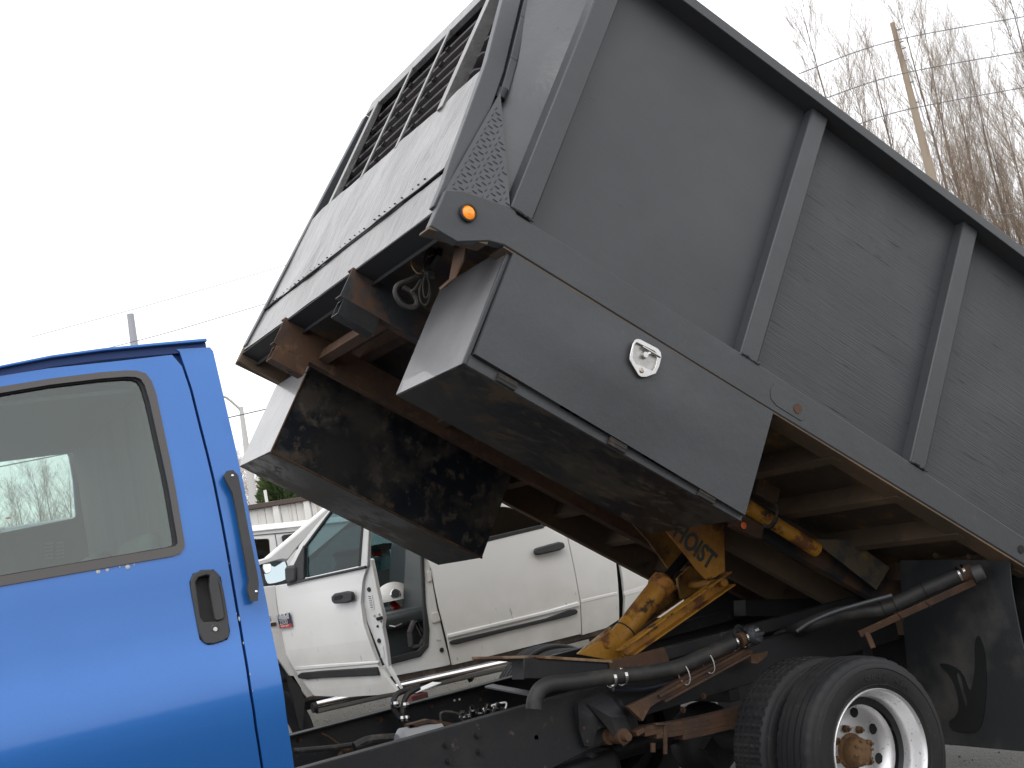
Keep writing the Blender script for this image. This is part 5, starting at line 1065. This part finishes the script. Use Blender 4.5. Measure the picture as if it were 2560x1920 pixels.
vs_('drip_line', [(190, 872), (780, 820), (1100, 770), (1100, 778), (780, 829), (190, 882)], 'rubber', .006, -.007, bev=0)
vs_('door_gap', [(476, 850), (484, 850), (505, 960), (520, 1060), (512, 1060), (498, 962)], 'dark', .004, -.005, bev=0)
vs_('rear_window', [(575, 890), (600, 870), (740, 850), (900, 830), (900, 1060), (610, 1080)], 'privacy', .006, -.004, bev=0)
vs_('window_visor', [(572, 900), (590, 878), (640, 866), (760, 850), (760, 880), (640, 905), (600, 960), (585, 955)], 'rubber', .03, -.03)
# ute tail: dark rail with tail lamp seen through the open door window
cart = thing('parked_ute', (4.9, 9.98, gz), 'tail of a white ute with a red lamp, seen through the open door window', 'pickup truck')
up = PY(10.25)
def us_(name, pts, m_, th_=.03, off=0, bev=.004): return obj(name, sheet(up, up.pxs(q('P', *pts)), th_, off=off), M[m_], cart, bevel=bev)
us_('bed_side', [(1300, 1160), (1780, 1060), (2060, 1010), (2100, 1250), (2100, 1500), (1300, 1600)], 'white', .05)
us_('bed_rail', [(1300, 1120), (1790, 1025), (1990, 985), (2080, 985), (2080, 1065), (1780, 1090), (1300, 1190)], 'plastic', .06, -.03)
us_('tail_lamp', [(1820, 1110), (1950, 1080), (1962, 1170), (1835, 1172)], 'red', .03, -.02)
us_('bumper', [(1300, 1250), (1890, 1170), (1900, 1220), (1300, 1320)], 'lampwhite', .08, -.06)

# ================================================================== WALL, HEDGE, POLES, LAMP
CYW = 14; cw = PY(CYW)
wall = thing('corrugated_wall', cw.W(q('P', (500, 700))), 'white corrugated metal wall with rust streaks and a dark cap rail', 'wall')
t0, t1 = cw.px(q('P', (130, 525))), cw.px(q('P', (990, 388)))
slp = (t1[1]-t0[1])/(t1[0]-t0[0])
def wtop(x): return t0[1]+slp*(x-t0[0])
x = t0[0]-5; k = 0
ribx = [cw.px(p)[0] for p in q('P', (490, 600), (915, 540))]; rp = (ribx[1]-ribx[0])
while x < t0[0]+9:
    mb = MB(); wdt = rp/4; y_ = CYW+(.007 if k % 2 else .0)
    mb.box(x, x+wdt-.004, y_, y_+.02, gz, wtop(x)); obj('wall_sheet', mb, M['wall'], wall, bevel=.006); x += wdt; k += 1
for j in range(-10, 20):
    xx = ribx[0]+j*rp
    mb = MB(); mb.box(xx-.035, xx+.035, CYW-.05, CYW-.002, gz, wtop(xx)-.002); obj('wall_rib', mb, M['wall'], wall, bevel=.006)
xa_, xb_ = t0[0]-5, t0[0]+9
mb = MB().hexa([(xa_, CYW-.07, wtop(xa_)), (xb_, CYW-.07, wtop(xb_)), (xb_, CYW+.08, wtop(xb_)), (xa_, CYW+.08, wtop(xa_)), (xa_, CYW-.07, wtop(xa_)+.055), (xb_, CYW-.07, wtop(xb_)+.055), (xb_, CYW+.08, wtop(xb_)+.055), (xa_, CYW+.08, wtop(xa_)+.055)]); obj('cap_rail', mb, M['brown'], wall, bevel=.004)
mb = MB(); mb.box(xa_, xb_, CYW+.09, CYW+.12, gz, wtop(xb_)-.02); obj('wall_back', mb, M['wall'], wall)
# short white post with bracket on the wall
a = PY(CYW+.6)
pb1, pt1 = a.W(q('P', (380, 470))), a.W(q('P', (352, 250)))
post = thing('white_post', (pb1.x, pb1.y, 0), 'short white pipe post with a bracket rising above the wall', 'post')
obj('pipe', MB().tube([(pb1.x, pb1.y, 0), (pb1.x, pb1.y, pt1.z)], .019, 12), M['lampwhite'], post, smooth=True)
obj('bracket', MB().box(pb1.x+.01, pb1.x+.09, pb1.y-.03, pb1.y+.03, a.W(q('P', (420, 455))).z, a.W(q('P', (420, 410))).z), M['lampwhite'], post)
# street lamp
a = PY(26); lt_ = a.W(q('L', (1903, 1003))); lb = a.W(q('P', (200, 480)))
lamp = thing('street_lamp', (lt_.x, 26, 0), 'slim grey street lamp with a curved arm behind the blue cab', 'street lamp')
obj('lamp_post', MB().tube([(lb.x, 26, 0), (lb.x, 26, lb.z), (lt_.x, 26, lt_.z)], [.11, .095, .045], 12), M['conduit'], lamp, smooth=True)
arm = [a.W(p) for p in q('L', (1903, 1030), (1880, 1005), (1830, 960), (1792, 930), (1770, 921), (1720, 925), (1650, 950))]
obj('lamp_arm', MB().tube(arm, .028, 8), M['conduit'], lamp, smooth=True)
mb = MB().ball(arm[-1], .12, (2.2, .8, .5), 12, 8); obj('lamp_head', mb, M['conduit'], lamp, smooth=True)
# poles
a = PY(24); p1, p2 = a.W(q('N', (1029, 712))), a.W(q('N', (1062, 965)))
pl1 = thing('metal_pole', (p2.x, 24, 0), 'grey stained pole top standing above the blue cab roof', 'pole')
obj('pole_shaft', MB().tube([(p2.x+(p2.x-p1.x)*1.2, 24, 0), p2, p1], [.13, .075, .068], 16), M['polemetal'], pl1, smooth=True)
a = PY(21); p1, p2 = a.W(q('H', (1025, 158))), a.W(q('H', (1300, 1230)))
up_ = thing('utility_pole', (p2.x+.3, 21, 0), 'leaning wooden utility pole with a conduit up one side, among the poplars', 'utility pole')
dz = (p2-p1); gnd = p1+dz*(p1.z/(p1.z-p2.z))
rr = .058; obj('pole_shaft', MB().tube([gnd, p2, p1], [.2, .118, .062], 18), M['pole'], up_, smooth=True)
c0, c1 = a.W(q('H', (1085, 370)))+V((.03, -.1, 0)), a.W(q('H', (1335, 1250)))+V((.03, -.12, 0)); obj('conduit', MB().tube([c1, c0], .022, 8), M['conduit'], up_, smooth=True)
for i, (y, x) in enumerate(((215, 1042), (300, 1062), (345, 1075), (430, 1092), (580, 1125), (720, 1162))): obj('pole_step', MB().tube([a.W(q('H', (x, y)))+V((.02, -.05, 0)), a.W(q('H', (x+10, y-4)))+V((.06, -.13, 0))], .014, 6), M['brown'], up_)
# cables
labs = ['topmost power cable crossing the poplars right of the bed', 'middle power cable crossing the poplars', 'third power cable down, crossing the poplars', 'lowest short cable at the right edge beside the bed rail',
        'highest faint cable in the white sky left of the bed', 'middle faint cable in the white sky left of the bed', 'cable passing just above the blue cab roof behind the pole', 'cable crossing the street lamp between cab and box',
        'cable seen through the blue cab window']
cab_pts = [('H', [(380, 510), (1020, 285), (1936, 115), (2400, 40)], .012), ('H', [(560, 680), (1090, 510), (1936, 355), (2400, 280)], .012), ('H', [(760, 870), (1140, 755), (1936, 605), (2400, 530)], .012), ('H', [(1560, 1502), (1936, 1470), (2300, 1440)], .012),
           ('N', [(420, 705), (1300, 445), (2212, 175), (2500, 90)], .0035), ('N', [(240, 895), (1300, 605), (2212, 338), (2500, 255)], .005), ('N', [(740, 1007), (1300, 865), (2090, 632), (2400, 540)], .006), ('L', [(1700, 1110), (1815, 1085), (2100, 1020), (2400, 950)], .010),
           ('L', [(-400, 1560), (0, 1475), (530, 1370), (800, 1312)], .009)]
for lb_, (r_, ps_, rad) in zip(labs, cab_pts):
    P_ = [PY(19).W(p) for p in q(r_, *ps_)]; o = cable(P_, rad, M['cable'], 'power_cable', None, 5, 8); tag(o, lb_, 'power cable', 'overhead power cables')

# ================================================================== TREES
def bare_tree(seed, h, spread, dens, thin=1.0):
    rnd = random.Random(seed); tr = MB(); cr_ = MB()
    top = V((rnd.uniform(-.4, .4), rnd.uniform(-.4, .4), h)); n = 9
    def tp(t): return V((top.x*t*t+.12*sin(t*7+seed), top.y*t*t+.12*cos(t*5+seed), h*t))
    tr.tube([tp(k/n) for k in range(n+1)], [max(.008, .15*(1-k/n)**1.1*(h/16)) for k in range(n+1)], 6)
    def twig(p, d, L_, r, lev):
        pts = [p]; dd = d.copy(); m = 3 if lev < 3 else 2
        for i in range(m):
            dd = (dd+V((rnd.uniform(-.16, .16), rnd.uniform(-.16, .16), rnd.uniform(.02, .16)))).normalized(); pts.append(pts[-1]+dd*L_/m)
        (tr if lev == 1 else cr_).tube(pts, [r*(1-.75*i/m) for i in range(m+1)], 3 if lev > 1 else 4, caps=False)
        if lev < 4:
            cnt = {1: 8, 2: 6, 3: 4}[lev]; cnt = int(cnt*dens+rnd.random())
            for j in range(cnt):
                t = rnd.uniform(.2, 1); k = min(m-1, int(t*m)); q_ = pts[k].lerp(pts[k+1], t*m-k)
                side = V((rnd.uniform(-1, 1), rnd.uniform(-1, 1), rnd.uniform(-.1, .4))).normalized()
                twig(q_, (dd*1.0+side*.62).normalized(), L_*rnd.uniform(.32, .5), r*.5, lev+1)
    for i in range(int(30*dens)):
        t = rnd.uniform(.16, 1.0)**.8; a = rnd.uniform(0, 2*pi); up_a = rnd.uniform(.30, .55)*spread
        d = V((cos(a)*sin(up_a), sin(a)*sin(up_a), cos(up_a))); twig(tp(t), d, h*rnd.uniform(.16, .28)*(1.1-t*.55), .027*(1.2-t)*thin*(h/16), 1)
    return tr, cr_
variants = [bare_tree(1, 17, 1.15, 1.1), bare_tree(2, 16, .55, 1.12), bare_tree(3, 15, .46, 1.15), bare_tree(5, 14, 1.0, 1.15)]
vm = []
for t_, c_ in variants:
    ms = []
    for mb_, m_ in ((t_, M['bark']), (c_, M['twig'])):
        me = bpy.data.meshes.new('branches'); me.from_pydata([tuple(v) for v in mb_.v], [], mb_.f); me.materials.append(m_); ms.append(me)
    vm.append(ms)
HV = [17, 16, 15, 14]
def plant(px, top, Y, vi, rot, label, cat='poplar tree', name='poplar_tree', group='bare trees behind the yard', sxy=1.0):
    pl = PY(Y); g = pl.W(px); sc = pl.W(top).z/HV[vi]
    root = bpy.data.objects.new(name, None); root.location = (g.x, Y, 0); root.scale = (sc*sxy, sc*sxy, sc); root.rotation_euler = (0, 0, rot); COL.objects.link(root)
    tag(root, label, cat, group)
    for nm, me in zip(('trunk', 'crown'), vm[vi]):
        o = bpy.data.objects.new(nm, me); COL.objects.link(o); o.parent = root
trees = [((560, 470), (430, -100), 34, 0, .3, 'open crowned bare tree standing alone, leftmost of those above the bed rail', .8),
         ((1170, 500), (1060, -200), 33, 0, 2.0, 'wide forked bare tree just behind the utility pole', .8),
         ((1290, 420), (1240, 110), 38, 2, 1.0, 'dense upright poplar right of the utility pole', .9),
         ((1400, 640), (1340, 250), 40, 1, 4.0, 'second dense poplar right of the utility pole, slightly lower', .75),
         ((1560, 560), (1530, 260), 39, 2, 2.7, 'narrow poplar with a rounded tip in the middle of the gap', .75),
         ((1700, 760), (1660, 440), 38, 1, .7, 'poplar leaning over the end of the bed rail', .75),
         ((1800, 900), (1750, 480), 36, 2, 3.6, 'poplar whose trunk meets the rail near the right edge', .85),
         ((1910, 300), (1780, -350), 27, 3, 1.9, 'tall reddish bare tree at the upper right corner', .95),
         ((1960, 1000), (1880, 640), 32, 1, 5.1, 'poplar cut by the right edge of the view', .8),
         ((790, 700), (770, 320), 36, 3, 1.1, 'low bare tree between the lone tree and the utility pole', .8),
         ((990, 800), (940, 120), 37, 2, .4, 'small faint bare tree left of the utility pole', .8),
         ((1470, 1100), (1420, 700), 42, 1, 3.3, 'short poplar behind the foot of the dense ones', .9),
         ((1620, 1200), (1590, 800), 43, 2, 3.9, 'short poplar low beside the rail end', 1.0)]
for p, tp_, Y, vi, rt_, lb_, sx_ in trees: plant(q('H', p), q('H', tp_), Y, vi, rt_, lb_, sxy=sx_)
# thin trees seen through the cab window and scrub behind the lamp
for p, tp_, Y, vi, rt_, lb_ in (((60, 150), (40, 60), 44, 1, .2, 'left bare tree seen through the cab window'), ((130, 120), (115, 20), 46, 0, 1.2, 'second bare tree from the left in the cab window'), ((215, 100), (190, -40), 45, 3, 2.2, 'wide bare crown in the middle of the cab window'), ((300, 100), (300, -60), 43, 1, 3.2, 'tall bare crown right of the middle of the cab window'), ((390, 100), (370, -50), 43, 2, 3.2, 'bare tree nearest the right edge of the far cab window'), ((-100, 100), (-100, 40), 43, 1, 3.9, 'bare tree at the left edge of the far cab window')):
    plant(q('M', p), q('M', tp_), Y, vi, rt_, lb_, 'bare tree', 'bare_tree', sxy=1.3)
for p, tp_, Y, vi, rt_, lb_ in (((60, 200), (10, -60), 27, 3, .2, 'bare shrub behind the foot of the street lamp'), ((250, 200), (230, 0), 28, 0, 1.4, 'bare shrub between the street lamp and the conifer hedge'), ((160, 200), (140, -100), 30, 3, 2.2, 'thin bare shrub directly behind the lamp post')):
    plant(q('P', p), q('P', tp_), Y, vi, rt_, lb_, 'shrub', 'bare_shrub', sxy=1.5)
# conifers behind the wall
def conifer_mesh(seed, h, r):
    rnd = random.Random(seed); mb = MB()
    for i in range(5200):
        t = rnd.random()**.8; z = h*t; rr_ = r*(1-t)**.55*(.75+.25*noise.noise(V((z*1.3, seed, i % 7)))+.15)
        a = rnd.uniform(0, 2*pi); q_ = rr_*(.55+.5*rnd.random()); c = V((q_*cos(a), q_*sin(a), z)); L_ = rnd.uniform(.05, .14)
        d = V((cos(a)*.7, sin(a)*.7, rnd.uniform(.3, 1.0))).normalized(); s_ = d.cross(V((rnd.random(), rnd.random(), rnd.random()))).normalized()*L_*.3
        mb.add([c-s_, c+s_, c+d*L_+s_*.2, c+d*L_*1.1], [(0, 1, 2), (0, 2, 3)])
    me = bpy.data.meshes.new('foliage'); me.from_pydata([tuple(v) for v in mb.v], [], mb.f); me.materials.append(M['leaf']); return me
cms = [conifer_mesh(1, 4.2, .95), conifer_mesh(2, 4.0, 1.0)]
for i, (p, sc, lb_) in enumerate((((600, 250), .86, 'conifer beside the white post, first behind the wall'), ((740, 250), .88, 'tall conifer behind the wall right of the white post'), ((860, 280), .76, 'middle conifer in the row behind the wall'), ((980, 300), .72, 'right hand conifer disappearing under the tool box'), ((70, 430), .60, 'small dark conifer left of the street lamp'))):
    g = PY(18).W(q('P', p)); root = bpy.data.objects.new('conifer_tree', None); root.location = (g.x, 18+(i % 2)*.6, 0); root.scale = (sc, sc, sc); root.rotation_euler = (0, 0, i*1.3); COL.objects.link(root); tag(root, lb_, 'conifer', 'conifers behind the wall')
    o = bpy.data.objects.new('foliage', cms[i % 2]); COL.objects.link(o); o.parent = root
    mb = MB().tube([(0, 0, 0), (0, 0, 3.4)], [.1, .02], 8); me = bpy.data.meshes.new('trunk'); me.from_pydata([tuple(v) for v in mb.v], [], mb.f); me.materials.append(M['bark']); o = bpy.data.objects.new('trunk', me); COL.objects.link(o); o.parent = root
for (X_, Y_, lb_) in ((3.985, 6.60, 'ribbed black tyre standing on edge just beyond the far chassis rail, the nearer of two'), (4.03, 6.87, 'ribbed black tyre standing on edge beyond the far rail, the further of two')):
    z_ = ground_z(X_, Y_)+.405
    o = obj('loose_tyre', MB().lathe(tyre_profile(0)+[(.262, .012)], (X_, Y_, z_), (0, 1, 0), 120), M['tyre'], None, smooth=True, auto=25); tag(o, lb_, 'tyre', 'loose tyres between the trucks')
# pale trailer seen through the cab window
tp_ = PY(16); a, b = tp_.W(q('M', (-400, 235))), tp_.W(q('M', (430, 212)))
tl = thing('trailer', ((a.x+b.x)/2, 16.9, 0), 'pale teal trailer seen through both windows of the blue cab', 'trailer')
mb = MB(); mb.box(a.x-2, b.x+.2, 16, 18, .6, b.z-.12); obj('trailer_body', mb, M['teal'], tl, bevel=.03)
mb = MB(); mb.box(a.x-2.02, b.x+.22, 15.95, 18.05, b.z-.115, b.z); obj('roof_rail', mb, M['polemetal'], tl, bevel=.02)
obj('marker_lamp', MB().ball(tp_.W(q('M', (45, 222)))+V((0, -.06, 0)), .022, (1.4, .5, .6), 10, 6), M['red'], tl)
for k in range(3):
    mb = MB().lathe([(0, 0), (.45, 0), (.5, .03), (.5, .25)], (a.x+1+k*1.3, 16.05, .5), (0, 1, 0), 24); obj('wheel', mb, M['tyre'], tl)
# red box with a sheet of paper behind the far rail
gg = PY(6.4).W(q('D', (1340, 960)))
bx = thing('red_block', (gg.x, 6.4, 0), 'red block lying on a stand just beyond the far chassis rail', 'block')
mb = MB(); mb.box(gg.x-.06, gg.x+.045, 6.35, 6.45, gg.z-.045, gg.z+.03); obj('block', mb, M['brickred'], bx, bevel=.006)
mb = MB(); mb.box(gg.x-.08, gg.x+.08, 6.33, 6.47, 0.06, gg.z-.047); obj('stand', mb, M['chassis'], bx, bevel=.006)
pg = MB(); pg.hexa([(gg.x-.02, 6.36, gg.z+.037), (gg.x+.14, 6.36, gg.z+.055), (gg.x+.13, 6.45, gg.z+.06), (gg.x-.02, 6.45, gg.z+.037), (gg.x-.02, 6.36, gg.z+.041), (gg.x+.14, 6.36, gg.z+.059), (gg.x+.13, 6.45, gg.z+.064), (gg.x-.02, 6.45, gg.z+.041)])
tag(obj('paper_sheet', pg, M['paper']), 'sheet of white paper lying on the red block', 'paper')
# brown louvred building on the camera's side of the yard, met only in reflections
bd = thing('brown_building', (1, -13, 0), 'long reddish brown building across the yard, reflected in the cab glass', 'building')
mb = MB(); mb.box(-16, 22, -19, -13, 0, 3.0); obj('wall', mb, mat('brown_cladding', (.13, .075, .06), .8, layers=[(2, 4, .5, .7, (.17, .11, .09), .8)]), bd)
mb = MB(); mb.box(-16.4, 22.4, -19.4, -12.6, 3.0, 3.2); obj('roof', mb, M['brown'], bd)
for k in range(12):
    mb = MB(); mb.box(-14+k*3, -13.2+k*3, -12.98, -12.9, 1.2, 2.2); o = obj('louvre_vent', mb, M['brown'], bd)
